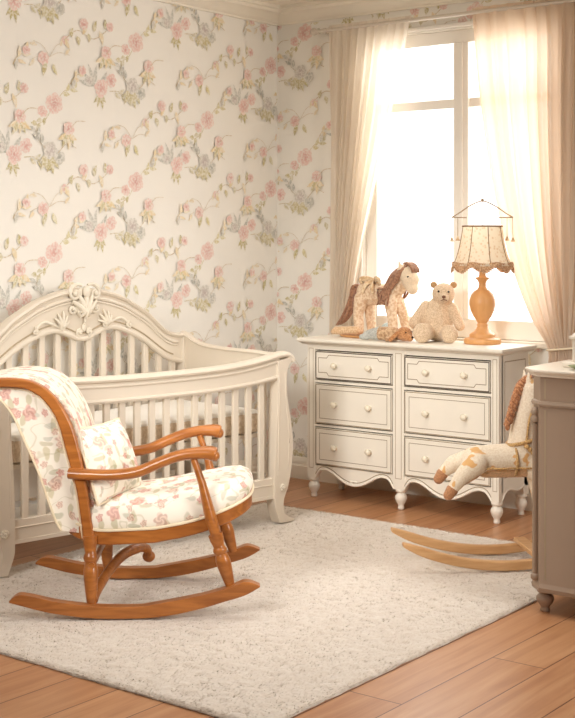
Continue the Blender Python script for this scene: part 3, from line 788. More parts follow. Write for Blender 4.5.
# back frame stiles
DS = .016
RE = [(-.515,.868),(-.47,.876),(-.441,.877),(-.40,.876),(-.349,.868),(-.305,.848),(-.276,.825),(-.245,.79),(-.221,.752),(-.2,.71),(-.184,.665),(-.162,.577),(-.138,.467),(-.115,.36),(-.095,.29)]
LE = [(-.515,.838),(-.47,.843),(-.441,.844),(-.41,.844),(-.368,.838),(-.33,.82),(-.303,.8),(-.275,.765),(-.255,.73),(-.238,.685),(-.224,.632),(-.199,.541),(-.175,.46),(-.153,.36),(-.138,.29)]
RE = [(a+DS*min(1,max(0,(b-.3)/.2)), b) for a, b in RE]; LE = [(a+DS*min(1,max(0,(b-.3)/.2)), b) for a, b in LE]
REs, LEs = spline(RE, 3), spline(LE, 3)
for w_ in (-.212, .212):
    m = MB(); m.prism(REs + LEs[::-1], SW, w_-.018, w_+.018); m.build('back_stile', M_chair, t, smooth=30, bevel=.006)
# upholstered back: thick body between inner and rear curves
REAR = spline([(-.525,.845),(-.50,.822),(-.462,.808),(-.43,.78),(-.395,.73),(-.359,.65),(-.303,.522),(-.267,.415),(-.24,.345),(-.222,.315)], 4)
INN = [(a+.012, b+.004) for a, b in REs]; INN[0] = (-.52,.866)
m = MB(); prof = INN + [(-.12,.30)] + REAR[::-1]
nc = 10; n = len(prof); cx0 = sum(p[0] for p in prof)/n; cz0 = sum(p[1] for p in prof)/n
for k_ in range(nc+1):
    u = -1+2*k_/nc; f = .004*(1-abs(u)**3)
    for idx, (a, b) in enumerate(prof):
        if idx < len(INN): a2, b2 = a+f*.6, b+f
        else: a2, b2 = a-f*.8, b+f*.2
        m.v.append((a2, u*.197, Zs(b2)))
for k_ in range(nc):
    for i in range(n):
        j = (i+1) % n; m.f.append((k_*n+i, k_*n+j, k_*n+n+j, k_*n+n+i)); m.m.append(0)
m.f += [tuple(range(n))[::-1], tuple(range(nc*n, nc*n+n))]; m.m += [0,0]
back = m.build('backrest', M_fab, t, smooth=50, uv=True)
m = MB()
for w_ in (-.2,.2):
    m.tube([(a, w_*1.003, Zs(b)) for a, b in REAR], .0045, 8, up=(0,1,0)); m.tube([(a-.006, w_*1.003, Zs(b-.006)) for a, b in LEs[3:]], .004, 8, up=(0,1,0))
m.build('piping', M_pipe, back)
# seat
def plan(r, n=64):
    """D shaped seat outline, r = scale"""
    pts = []
    for i in range(n):
        a = 2*PI*i/n; c_, s_ = math.cos(a), math.sin(a)
        ex = .55 if c_ > 0 else .3
        x = (abs(c_)**ex)*(1 if c_ > 0 else -1); y = (abs(s_)**(.62 if c_ > 0 else .45))*(1 if s_ > 0 else -1)
        px_ = r*x*(.355 if c_ > 0 else .335); pts.append((.12+px_, r*y*.272*KW*(1-.2*max(0, -px_/.335)**1.3)))
    return pts
def zb(s_): return .268+.4*max(0, s_+.05)**2+.25*max(0, -.1-s_)
m = MB(); o_, i_ = plan(1.0), plan(.86); n = len(o_)
m.v += [(a,b,Zs(zb(a))) for a,b in o_] + [(a,b,Zs(zb(a)+.052)) for a,b in o_] + [(a,b,Zs(zb(a)+.052)) for a,b in i_] + [(a,b,Zs(zb(a))) for a,b in i_]
for k_ in range(4):
    for i in range(n):
        j = (i+1) % n; l = (k_+1) % 4; m.f.append((k_*n+i, k_*n+j, l*n+j, l*n+i)); m.m.append(0)
m.build('seat_frame', M_chair, t, smooth=50, bevel=.005)
m = MB(); rings = [(.96,0),(1.0,.012),(1.012,.03),(1.0,.05),(.965,.072),(.9,.09),(.8,.102),(.6,.115),(.35,.121),(.12,.123)]
for r, h in rings:
    for a, b in plan(r): m.v.append((a, b, Zs(zb(a)+.048+h)))
for k_ in range(len(rings)-1):
    for i in range(n):
        j = (i+1) % n; m.f.append((k_*n+i, k_*n+j, k_*n+n+j, k_*n+n+i)); m.m.append(0)
e = (len(rings)-1)*n; m.f += [tuple(range(e, e+n)), tuple(range(n))[::-1]]; m.m += [0,0]
seat = m.build('seat_cushion', M_fab, t, smooth=70, uv=True)
m = MB(); m.tube([(a,b,Zs(zb(a)+.054)) for a,b in plan(1.008)], .0055, 8, closed=True); m.build('piping', M_pipe, seat)
# curved stretcher ending in a scroll
pts = spline([(-.1,-.25,Zs(.075)),(-.09,-.2,Zs(.1)),(-.06,-.08,Zs(.14)),(-.02,.06,Zs(.165)),(.03,.17,Zs(.165)),(.055,.225,Zs(.145)),(.06,.245,Zs(.118))], 5)
m = MB(); m.tube(pts, [.017]*20+[.015]*(len(pts)-20), 12, flat=(1,1.25)); m.ball((.06,.247,Zs(.112)), (.026,.018,.024), 12, 8); m.tube([(-.105,-.262,Zs(.078)),(-.1,-.23,Zs(.08))], .015, 12)
m.build('stretcher', M_chair, t, smooth=60)
m = MB(); m.tube([(-.105,-.262,Zs(.2)),(-.105,.262,Zs(.2))], .012, 12); m.build('rear_stretcher', M_chair, t, smooth=60)

# cushion leaning on the chair back
FX, FY = Vector((math.cos(CHA),math.sin(CHA),0)), Vector((-math.sin(CHA),math.cos(CHA),0))
pl = Vector((CHP[0],CHP[1],0)) + FX*(-.065) + FY*(-.07) + Vector((0,0,.55))
t = thing('throw_pillow', 'small rose print cushion with tan back leaning in the rocking chair', 'pillow', pl)
t.rotation_euler = (0, math.radians(-22), CHA-math.radians(26))
def pillow_pt(u, v, side):
    e = (1-abs(u)**2.6)*(1-abs(v)**2.6); th = .068*max(0,e)**.55
    k1 = 1-.07*(1-abs(v))*0 ; px = .158*u*(1-.07*(1-v*v)); pz = .147*v*(1-.07*(1-u*u))
    return (side*th, px, pz)
for side, mat_, nm in ((1, M_fab2, 'front_cover'), (-1, M_tan, 'back_cover')):
    m = MB(); n = 24
    for j in range(n+1):
        for i in range(n+1): m.v.append(pillow_pt(-1+2*i/n, -1+2*j/n, side))
    for j in range(n):
        for i in range(n):
            a = j*(n+1)+i; q = (a, a+1, a+n+2, a+n+1); m.f.append(q if side > 0 else q[::-1]); m.m.append(0)
    m.build(nm, mat_, t, smooth=180, recalc=False, uv=True)
edge = [pillow_pt(-1+2*i/20,-1,1) for i in range(20)]+[pillow_pt(1,-1+2*i/20,1) for i in range(20)]+[pillow_pt(1-2*i/20,1,1) for i in range(20)]+[pillow_pt(-1,1-2*i/20,1) for i in range(20)]
m = MB(); m.tube(edge, .005, 8, closed=True, up=(1,0,0)); m.build('piping', M_pipe, t, smooth=180)

# ------------------------------------------------------------------ dresser
DX0, DX1, DY, DB, DZ = .475, 1.632, -.35, -.036, .855
t = thing('dresser', 'antique white six drawer dresser with scalloped apron under the window', 'dresser', ((DX0+DX1)/2,-.16,0)); O = t.location
m = MB()     # top with ogee edge
for z, o in ((.818,.0),(.822,.02),(.828,.024),(.832,.034),(.84,.042),(.848,.043),(.853,.04),(.855,.034)):
    m.v += [(DX0-o,DY-o,z),(DX1+o,DY-o,z),(DX1+o,DB,z),(DX0-o,DB,z)]
for k_ in range(7):
    for j in range(4): m.f.append((k_*4+j,k_*4+(j+1)%4,k_*4+4+(j+1)%4,k_*4+4+j)); m.m.append(0)
m.f += [(3,2,1,0),(28,29,30,31)]; m.m += [0,0]
m.build('top', M_white, t, O, smooth=40)
m = MB()     # carcass: sides, back, bottom, posts, rails
SX = .024
m.box((DX0,DY+.03,.15),(DX0+SX,DB-.005,.818)); m.box((DX1-SX,DY+.03,.15),(DX1,DB-.005,.818)); m.box((DX0+SX,DB-.02,.15),(DX1-SX,DB-.005,.818)); m.box((DX0+SX,DY+.03,.165),(DX1-SX,DB-.02,.18))
m.box((1.04,DY+.035,.18),(1.072,DB-.02,.818))
BAYS = ((DX0+.052, 1.022), (1.09, DX1-.042))
POSTS = ((DX0,BAYS[0][0]),(BAYS[0][1],BAYS[1][0]),(BAYS[1][1],DX1))
for x0, x1 in POSTS: m.box((x0,DY,.105),(x1,DY+.04,.818))
for y0 in (DB-.05,):
    m.box((DX0,y0,.105),(DX0+.045,DB-.005,.2)); m.box((DX1-.045,y0,.105),(DX1,DB-.005,.2))
ROWS = ((.638,.788),(.402,.612),(.182,.378))
for b0, b1 in BAYS:
    for z0, z1 in ((.795,.818),(.618,.632),(.384,.396)): m.box((b0,DY+.002,z0),(b1,DY+.03,z1))
    m.box((b0,DY+.03,.18),(b1,DY+.034,.80), 2)          # darkness behind the drawer gaps
for x0, x1 in POSTS:      # grooves on the posts
    c = (x0+x1)/2; wd = (x1-x0)*.26
    m.ribbon([(c-wd,DY,.16),(c+wd,DY,.16),(c+wd,DY,.80),(c-wd,DY,.80)], .003, (0,-1,0), .0006, 1)
# right side panel groove
m.ribbon([(DX1,DY+.06,.22),(DX1,DB-.04,.22),(DX1,DB-.04,.785),(DX1,DY+.06,.785)], .005, (1,0,0), .0006, 1)
m.build('carcass', [M_white, M_glaze2, M_dark], t, O, smooth=None)
for s in (0,1):
    pass
for b0, b1 in BAYS:       # scalloped apron per bay
    c = (b0+b1)/2; hw = (b1-b0)/2
    half = [(1.0,.105),(.97,.118),(.90,.14),(.8,.15),(.68,.149),(.55,.138),(.42,.12),(.28,.102),(.14,.09),(0,.086)]
    low = spline([(c-hw*a, z) for a, z in half] + [(c+hw*a, z) for a, z in half[::-1][1:]], 3)
    m = MB(); m.strip([(x, z, .176) for x, z in low], lambda a,b,cc: (a,cc,b), DY+.004, DY+.028)
    m.tube([(x, DY+.004, z+.006) for x, z in low], .006, 8, up=(0,1,0))
    m.ribbon([(x, DY+.004, z+.02) for x, z in low], .004, (0,-1,0), .0008, 1, closed=False)
    for s in (-1,1): m.ball((c+s*.012, DY+.002, .112), (.012,.005,.006), 8, 6)
    m.build('apron', [M_white, M_glaze], t, O, smooth=40)
# side apron
m = MB(); sl = spline([(DY+.035,.105),(DY+.07,.14),(DY+.12,.15),(DY+.2,.135),(DY+.27,.15),(DB-.06,.14),(DB-.045,.105)], 4)
m.strip([(y,z,.2) for y,z in sl], lambda a,b,c: (c,a,b), DX1-.02, DX1-.002); m.tube([(DX1-.002,y,z+.006) for y,z in sl], .005, 8, up=(1,0,0)); m.build('side_apron', M_white, t, O, smooth=40)
FOOT = [(.012,.0),(.016,.003),(.017,.012),(.014,.02),(.016,.026),(.026,.042),(.031,.058),(.030,.07),(.022,.082),(.018,.086),(.027,.092),(.029,.1),(.026,.106)]
for x, y in ((DX0+.028,DY+.025),((POSTS[1][0]+POSTS[1][1])/2,DY+.025),(DX1-.024,DY+.025),(DX0+.028,DB-.035),(DX1-.026,DB-.035)):
    m = MB(); m.lathe(FOOT, (x,y,0), 20); m.build('foot', M_white, t, O, smooth=60)
for b0, b1 in BAYS:
    for ri, (z0, z1) in enumerate(ROWS):
        m = MB(); g = .005; x0, x1 = b0+g, b1-g; yf = DY-.004
        m.box((x0,yf,z0),(x1,DY+.026,z1))
        def rect(i): return [(x0+i,yf,z0+i),(x1-i,yf,z0+i),(x1-i,yf,z1-i),(x0+i,yf,z1-i)]
        if ri == 0:
            i, j, k_ = .02, .055, .016        # notched corners
            P = [(x0+i,z0+i+k_),(x0+i+j,z0+i+k_),(x0+i+j+.012,z0+i),(x1-i-j-.012,z0+i),(x1-i-j,z0+i+k_),(x1-i,z0+i+k_),(x1-i,z1-i-k_),(x1-i-j,z1-i-k_),(x1-i-j-.012,z1-i),(x0+i+j+.012,z1-i),(x0+i+j,z1-i-k_),(x0+i,z1-i-k_)]
            m.ribbon([(a,yf,b) for a,b in P], .0035, (0,-1,0), .0008, 1)
            m.ribbon(rect(.004), .005, (0,-1,0), .0006, 2)
        else:
            m.ribbon(rect(.028), .003, (0,-1,0), .0008, 1); m.ribbon(rect(.004), .004, (0,-1,0), .0006, 1)
        d = m.build('drawer', [M_white, M_glaze, M_dark], t, O, smooth=None, bevel=.002)
        for f in (.275, .725):
            m = MB(); m.lathe([(.009,0),(.009,.004),(.006,.008),(.007,.014),(.015,.02),(.017,.026),(.014,.032),(.003,.035)], (x0+(x1-x0)*f, yf, (z0+z1)/2+.002), 16, ax='-y')
            m.build('knob', M_knob, d, O, smooth=60)

# ------------------------------------------------------------------ table lamp with hanging wire
LX, LY = 1.425, -.14
t = thing('table_lamp', 'turned honey wood table lamp with fringed lace shade and wire mobile', 'lamp', (LX,LY,DZ))
m = MB(); m.lathe([(.09,.0),(.094,.004),(.094,.022),(.088,.028),(.07,.031),(.066,.036),(.066,.046),(.06,.052),(.045,.062),(.032,.076),(.026,.088),(.028,.094),(.028,.1),(.024,.104),(.03,.116),(.046,.14),(.06,.17),(.067,.2),(.066,.222),(.056,.25),(.04,.268),(.026,.276),(.019,.288),(.018,.305),(.024,.32),(.035,.33),(.035,.335),(.02,.338),(.018,.345)], n=36)
m.build('base', M_lampw, t, smooth=50)
m = MB(); m.lathe([(.017,.344),(.017,.40),(.012,.405)], n=20); m.build('candle_tube', M_lampw, t, smooth=50)
m = MB(); nseg = 72; nz = 16
def shade_r(f, a):
    r = .10 + .035*f**1.1 + .018*f**4
    return r*(1-.025*abs(math.sin(a*4)))
for j in range(nz+1):
    f = j/nz
    for i in range(nseg):
        a = 2*PI*i/nseg; r = shade_r(f, a); m.v.append((r*math.cos(a), r*math.sin(a), .595-.2*f))
for j in range(nz):
    for i in range(nseg): k_ = (i+1) % nseg; m.f.append((j*nseg+i, j*nseg+k_, (j+1)*nseg+k_, (j+1)*nseg+i)); m.m.append(0)
# lace pattern on the shade cloth
kn = M_shade.node_tree; vo = kn.nodes.new('ShaderNodeTexVoronoi'); vo.inputs['Scale'].default_value = 55; tc = kn.nodes.new('ShaderNodeTexCoord'); kn.links.new(tc.outputs['Object'], vo.inputs['Vector'])
rp = kn.nodes.new('ShaderNodeValToRGB'); rp.color_ramp.elements[0].position = .15; rp.color_ramp.elements[0].color = (*lin((232,210,178)),1); rp.color_ramp.elements[1].position = .42; rp.color_ramp.elements[1].color = (*lin((248,238,218)),1)
kn.links.new(vo.outputs['Distance'], rp.inputs[0])
for nd in kn.nodes:
    if nd.bl_idname in ('ShaderNodeBsdfDiffuse','ShaderNodeBsdfTranslucent'): kn.links.new(rp.outputs[0], nd.inputs[0])
sh = m.build('lamp_shade', M_shade, t, smooth=180, recalc=False)
m = MB()
for q in range(8):
    a = 2*PI*q/8; m.tube([(shade_r(i/10,a)*1.005*math.cos(a), shade_r(i/10,a)*1.005*math.sin(a), .595-.2*i/10) for i in range(11)], .0022, 6)
m.tube([(.1*math.cos(2*PI*i/48), .1*math.sin(2*PI*i/48), .595) for i in range(48)], .004, 8, closed=True)
m.build('rib', M_rib, sh, smooth=180)
m = MB(); nn = 96
for j in range(5):
    for i in range(nn):
        a = 2*PI*i/nn; w_ = math.sin(a*8); r = .149 + .006*j/4 + .004*math.sin(a*24+j) + .006*w_
        zt = .412 + .004*w_; m.v.append((r*math.cos(a), r*math.sin(a), zt - (.034-.012*w_)*j/4))
for j in range(4):
    for i in range(nn): k_ = (i+1) % nn; m.f.append((j*nn+i, j*nn+k_, (j+1)*nn+k_, (j+1)*nn+i)); m.m.append(0)
for i in range(nn):
    a = 2*PI*i/nn; w_ = math.sin(a*8); m.ball((.156*math.cos(a), .156*math.sin(a), .377+.015*w_), .0055, 6, 4)
m.build('fringe', M_fringe, sh, smooth=180, recalc=False)
hx, hy = .79, .61      # the wire stands across the lamp
H = lambda u, z: (u*hx, u*hy, z)
m = MB(); m.tube([H(0,.40), H(0,.725)], .0012, 6); m.tube([H(u, z) for u, z in spline([(-.155,.64),(-.12,.66),(-.06,.7),(0,.722),(.06,.7),(.12,.66),(.155,.64)], 6)], .0032, 6)
for s in (-1,1):
    m.tube([H(s*.155,.64), H(s*.08,.638)], .0032, 6); m.tube([H(s*.153,.64), H(s*.155,.54)], .0016, 5); m.tube([H(s*.125,.64), H(s*.125,.545)], .0016, 5)
m.ball(H(0,.727), .008, 10, 8)
hp = m.build('wire_harp', M_wire, t, smooth=180)
for s in (-1,1):
    for u, z in ((.155,.54),(.125,.545)):
        m = MB(); m.lathe([(.001,0),(.004,-.003),(.008,-.016),(.013,-.022),(.004,-.024)], H(s*u, z), 12); m.build('bell_charm', M_bow, hp, smooth=60)

# ------------------------------------------------------------------ toys on the dresser (local x right, y back, z up)
t = thing('wooden_tray', 'flat oval wooden tray under the toy pony on the dresser', 'tray', (.77,-.145,DZ), math.radians(2))
m = MB()
def ell(a, b, z, n=48): return [(a*math.cos(2*PI*i/n), b*math.sin(2*PI*i/n), z) for i in range(n)]
for a, b, z in ((.2,.085,0),(.212,.095,.006),(.215,.098,.014),(.208,.092,.014),(.2,.085,.008)): m.v += ell(a, b, z)
for k_ in range(4):
    for i in range(48): j = (i+1) % 48; m.f.append((k_*48+i,k_*48+j,k_*48+48+j,k_*48+48+i)); m.m.append(0)
m.f += [tuple(range(48))[::-1], tuple(range(192,240))]; m.m += [0,0]
m.build('tray_body', M_tray, t, smooth=40)
TZ = DZ+.0085
t = thing('pillow_pad', 'small cream padded roll at the left end of the wooden tray', 'cushion', (.612,-.19,TZ))
m = MB(); m.cap((-.06,.0,.024),.022,(.07,.0,.028),.026); m.cap((-.07,-.012,.018),.016,(-.03,.01,.03),.02); blob(m, 'padding', M_pad, t, .005, 4)
# toy pony
t = thing('toy_pony', 'stuffed toy pony with long brown mane and tail, standing on the tray', 'toy horse', (.83,-.125,TZ), math.radians(-4))
m = MB()
m.cap((-.115,0,.225),.062,(.03,0,.225),.056); m.ball((-.125,0,.235),(.06,.058,.06)); m.ball((.04,0,.23),(.058,.055,.062))
for y in (-.032,.032):
    m.cap((-.14,y,.2),.04,(-.15+(.02 if y > 0 else -.012),y,.12),.029); m.cap((-.15+(.02 if y > 0 else -.012),y,.12),.029,(-.148+(.03 if y > 0 else -.008),y,.026),.026)
    m.cap((.055,y,.19),.036,(.068+(.03 if y > 0 else 0),y,.11),.027); m.cap((.068+(.03 if y > 0 else 0),y,.11),.027,(.074+(.045 if y > 0 else 0),y,.026),.026)
m.cap((.06,0,.25),.05,(.135,0,.315),.042)
body = blob(m, 'body', M_ponyb, t, .005, 4)
m = MB(); m.cap((.138,0,.338),.055,(.175,-.01,.308),.044); m.cap((.168,-.01,.295),.042,(.186,-.014,.262),.032)
for y in (-.03,.03): m.cap((.12,y,.375),.012,(.115,y*1.15,.402),.005)
head = blob(m, 'head', M_ponyf, t, .004, 3)
for y in (-.046,.03): m = MB(); m.ball((.182,y,.322),(.006,.005,.007),10,8); m.build('eye', M_eye, head)
for y in (-.022,-.002): m = MB(); m.ball((.203,y,.268),(.004,.004,.003),8,6); m.build('nostril', M_nose, head)
m = MB(); rr = random.Random(2)
for i in range(30):    # long locks from the crown down both sides of the neck
    s = -1 if i % 3 else 1; q = i/29
    x0 = .16-.075*q+rr.uniform(-.01,.01); z0 = .392-.035*q
    pts = spline([(x0,s*.004,z0),(x0-.018,s*.044,z0-.035),(x0-.05,s*(.058+.006*rr.random()),z0-.1),(x0-.07-.03*rr.random(),s*(.062),.225+.03*rr.random()),(x0-.08-.03*rr.random(),s*.066,.165+.045*rr.random())], 4)
    m.tube(pts, [.011*(1-.6*j/(len(pts)-1)) for j in range(len(pts))], 7)
for i in range(6):
    y = -.02+.008*i; m.tube(spline([(.13,y*.4,.392),(.165,y,.39),(.19,y*1.3,.368),(.198,y*1.5,.345)], 4), [.009]*7+[.007]*3+[.005]*3, 6)
m.build('mane', M_hair, t, smooth=180)
m = MB()
for i in range(12):
    y = rr.uniform(-.014,.014); d = rr.uniform(-.012,.012)
    m.tube(spline([(-.17,y*.3,.265),(-.205,y,.268),(-.225,y*1.3,.225+d),(-.243+d,y*1.5,.15),(-.285+d,y*1.7,.085),(-.325+d,y*1.5,.05+d*.5)], 4), [.008]*5+[.012]*9+[.010,.009,.008,.007,.006,.004,.002], 7)
m.build('tail', M_hair, t, smooth=180)
m = MB()               # ribbon bow on the back
for s in (-1,1):
    m.tube(spline([(-.075,0,.292),(-.075+s*.03,-.03,.306),(-.075+s*.058,-.045,.302),(-.075+s*.05,-.03,.286),(-.075,0,.288)], 5), .009, 8, flat=(1.9,.4), up=(0,1,0))
    m.tube(spline([(-.075,-.005,.292),(-.075+s*.02,-.05,.28),(-.075+s*.035,-.066,.23)], 5), .008, 8, flat=(1.6,.4), up=(0,1,0))
m.ball((-.075,0,.293),(.015,.013,.012),10,8); m.build('ribbon_bow', M_bow, t, smooth=180)
# puppy lying in front
t = thing('plush_puppy', 'small tan plush puppy in a beige knit lying in front of the pony', 'plush toy', (.965,-.295,DZ), math.radians(4)); t.scale = (.86,.86,.86)
m = MB(); m.cap((-.07,0,.045),.042,(.03,0,.045),.044); m.cap((.03,-.02,.03),.022,(.02,-.065,.016),.015); blob(m, 'body', M_knit, t, .005, 3)
m = MB(); m.cap((-.14,0,.036),.03,(-.07,0,.045),.043); m.cap((-.15,-.01,.026),.024,(-.185,-.012,.02),.018); blob(m, 'trousers', M_blue, t, .005, 3)
m = MB(); m.ball((.105,-.005,.048),(.05,.044,.044)); m.cap((.125,-.02,.036),.03,(.155,-.03,.028),.022); head = blob(m, 'head', M_pup, t, .004, 3)
for y in (-.045,.04):
    m = MB(); m.cap((.08,y,.055),.014,(.045,y*1.5,.016),.014); blob(m, 'ear', M_pup, t, .004, 3)
m = MB(); m.ball((.176,-.033,.032),(.008,.009,.007),10,8); m.build('nose', M_eye, head)
for p in ((.138,-.047,.06),(.15,.004,.062)): m = MB(); m.ball(p,.005,8,6); m.build('eye', M_eye, head)
m = MB(); m.ball((0,0,.036),(.044,.03,.036),20,12)
o = m.build('yarn_ball', M_ball, None, smooth=180); o.location = (.82,-.085,TZ); tag(o, 'pale blue fuzzy ball under the belly of the toy pony', 'ball')
# teddy
t = thing('teddy_bear', 'cream plush teddy bear sitting beside the lamp on the dresser', 'teddy bear', (1.17,-.155,DZ), math.radians(26)); t.scale = (.94,.94,.94)
m = MB(); F_ = -1
m.ball((0,.02,.115),(.088,.078,.105)); m.ball((0,.015,.06),(.085,.075,.06)); m.ball((.01,.01,.2),(.06,.055,.05))
m.ball((.035,-.015,.262),(.064,.058,.062)); m.cap((.04,-.06,.246),.03,(.043,-.076,.242),.024)
m.cap((-.065,.01,.195),.03,(-.125,.0,.1),.034); m.cap((.08,.0,.185),.03,(.125,-.03,.09),.029)
m.cap((-.05,-.03,.052),.045,(-.07,-.13,.048),.044); m.ball((-.072,-.14,.055),(.05,.03,.055)); m.cap((.05,-.03,.05),.042,(.075,-.12,.044),.04); m.ball((.077,-.13,.05),(.046,.03,.05))
body = blob(m, 'body', M_teddy, t, .005, 4)
for x in (-.02,.088):
    m = MB(); m.ball((x,-.005,.312),(.019,.013,.018),14,8); m.build('ear', M_tear, t, smooth=180)
for p in ((.012,-.07,.278),(.066,-.069,.276)): m = MB(); m.ball(p,.006,10,8); m.build('eye', M_eye, t, smooth=180)
m = MB(); m.ball((.043,-.1,.25),(.011,.006,.008),10,8); m.tube([(.043,-.102,.247),(.043,-.101,.235)], .0022, 6); m.tube(spline([(.026,-.095,.23),(.035,-.1,.233),(.043,-.101,.236),(.051,-.1,.233),(.06,-.095,.23)], 3), .0022, 6); m.build('nose', M_nose, t, smooth=180)

# ------------------------------------------------------------------ rocking horse (x forward)
HA = math.radians(43); HP = (2.116-.14*math.sin(HA), -1.162+.14*math.cos(HA), .018)
t = thing('rocking_horse', 'cream cloth rocking horse with braided mane on pale wooden runners behind cabinet', 'rocking horse', HP, HA)
Z = lambda z: z-.018
for w_ in (-.14,.14):
    def bz(s): return .0185+.5*s*s
    ss = [-.44+.88*i/36 for i in range(37)]
    secs = []
    for s in ss:
        th = .04*(1-.55*max(0,(abs(s)-.33)/.11)**2); secs.append((s, bz(s)+(.04-th)*.5, bz(s)+.5*(.04-th)+th))
    m = MB(); m.strip(secs, lambda a,b,c: (a,c,Z(b)), w_-.016, w_+.016); m.build('runner', M_run, t, smooth=40, bevel=.006)
for s in (.13,.3):
    m = MB(); z = .0185+.5*s*s+.048; m.box((s-.025,-.16,Z(z-.008)),(s+.025,.16,Z(z+.012))); m.build('cross_bar', M_run, t, smooth=None, bevel=.004)
m = MB()
m.cap((-.09,0,Z(.452)),.062,(.13,0,Z(.458)),.066); m.ball((-.1,0,Z(.448)),(.068,.066,.062)); m.ball((.15,0,Z(.45)),(.075,.072,.085))
for y, dx, dz in ((-.045,0,0),(.045,-.02,.05)):
    m.cap((-.11,y,Z(.445)),.05,(-.165+dx,y*1.1,Z(.40+dz*.6)),.036); m.cap((-.165+dx,y*1.1,Z(.40+dz*.6)),.036,(-.208+dx,y*1.1,Z(.345+dz)),.025)
    m.cap((.16,y,Z(.43)),.045,(.19,y*1.4,Z(.28)),.032); m.cap((.19,y*1.4,Z(.28)),.032,(.22 if y < 0 else .2,y*1.7,Z(.15)),.024)
m.cap((.1,0,Z(.48)),.07,(.105,0,Z(.61)),.052); m.cap((.105,0,Z(.61)),.052,(.13,0,Z(.74)),.046)
m.cap((.13,0,Z(.75)),.048,(.19,0,Z(.715)),.038); m.cap((.19,0,Z(.715)),.038,(.24,0,Z(.685)),.03)
for y in (-.028,.028): m.cap((.12,y,Z(.785)),.014,(.115,y*1.3,Z(.825)),.005)
body = blob(m, 'body', M_horse, t, .006, 4)
m = MB(); m.cap((-.06,0,Z(.425)),.05,(.12,0,Z(.428)),.052); m.cap((-.12,-.03,Z(.41)),.035,(-.17,-.038,Z(.375)),.026); blob(m, 'belly', M_hbel, t, .006, 3)
for x, y, z, dx, dz in ((-.215,-.05,.335,-.014,-.02),(-.236,.05,.385,-.014,-.02)):
    m = MB(); m.cap((x,y,Z(z)),.026,(x+dx,y,Z(z+dz)),.022); m.build('hoof', M_hoof, t, smooth=180)
for x, y, z in ((.222,-.078,.145),(.203,.078,.145)):
    m = MB(); m.cap((x,y,Z(z)),.027,(x+.004,y,Z(z-.035)),.026); m.build('hoof', M_hoof, t, smooth=180)
m = MB()   # braided mane down the back of the neck
P = spline([(.125,-.01,Z(.80)),(.092,-.015,Z(.775)),(.07,-.02,Z(.73)),(.05,-.024,Z(.67)),(.03,-.026,Z(.605))], 8); L = len(P)
for st in range(3):
    pts = []
    for i, p in enumerate(P):
        a = i*.75+st*2*PI/3; pts.append((p[0]+.010*math.cos(a), p[1]+.010*math.sin(a), p[2]+.004*math.cos(a)))
    m.tube(pts, [.0135*(1-.25*i/L) for i in range(L)], 8)
m.ball((.026,-.034,Z(.596)),(.012,.012,.018),10,8); m.build('mane', M_yarn, t, smooth=180)
m = MB()
m.tube([(.103+.068*math.cos(a), .068*math.sin(a), Z(.535)+.02*math.cos(a)) for a in [2*PI*i/40 for i in range(40)]], .008, 8, closed=True)
m.tube([(.185+.0*a, .042*math.cos(a), Z(.717)+.042*math.sin(a)) for a in [2*PI*i/30 for i in range(30)]], .005, 8, closed=True, up=(1,0,0))
m.tube(spline([(.185,-.042,Z(.72)),(.12,-.06,Z(.65)),(.1,-.066,Z(.55)),(.09,-.068,Z(.51))], 6), .005, 8)
for k_ in range(4): m.ball((.1+.012*k_, -.072, Z(.515-.012*k_)), .011, 8, 6)
m.build('bridle', M_rope, t, smooth=180)
m = MB()   # embroidered girth trim
m.tube([(.06, .069*math.cos(a), Z(.452)+.069*math.sin(a)) for a in [2*PI*i/36 for i in range(36)]], .006, 8, closed=True, flat=(1,1), up=(1,0,0))
m.tube([(-.08+.2*i/12, -.068+.004*math.sin(i), Z(.425)) for i in range(13)], .0045, 8)
m.build('girth', M_rope, t, smooth=180)

# ------------------------------------------------------------------ cabinet at the right edge
CX0, CX1, CY0, CY1, CZ = 2.428, 3.40, -1.6, -1.19, .905
t = thing('cabinet', 'cabinet with body darkened by painted shade, cream top and chamfered corner columns at the right edge', 'cabinet', ((CX0+CX1)/2,-1.4,0)); O = t.location
ch = .055
def outl(o, c=ch): return [(CX0-o,CY0+c-o*.4),(CX0+c-o*.4,CY0-o),(CX1-c+o*.4,CY0-o),(CX1+o,CY0+c-o*.4),(CX1+o,CY1),(CX0-o,CY1)]
def stack(levels, name, mat, parent, smooth=30):
    m = MB()
    for z, o in levels: m.v += [(x,y,z) for x,y in outl(o)]
    for k_ in range(len(levels)-1):
        for j in range(6): m.f.append((k_*6+j,k_*6+(j+1)%6,k_*6+6+(j+1)%6,k_*6+6+j)); m.m.append(0)
    e = (len(levels)-1)*6; m.f += [tuple(range(6))[::-1], tuple(range(e,e+6))]; m.m += [0,0]
    return m
m = stack([(.875,.0),(.878,.014),(.884,.016),(.889,.024),(.897,.03),(.902,.03),(.905,.026)], 't', M_cabshade, t); m.build('top', M_cabtop, t, O, smooth=30)
m = stack([(.085,-.004),(.085,.006),(.1,.008),(.112,.002),(.118,0),(.765,0),(.768,.006),(.776,.009),(.784,.006),(.788,0),(.875,0)], 'c', M_cabshade, t)
cc = m.build('carcass', M_cabshade, t, O, smooth=30)
for x in (CX0+.075, CX1-.075):
    for z0, z1 in ((.13,.755),(.795,.868)):
        m = MB(); m.ribbon([(x,CY0,z0),(x,CY0,z1)], .006, (0,-1,0), .001, 0, closed=False); m.build('groove', M_glaze2, cc, O, smooth=None)
q = (CX0+.012, CY0+.03)
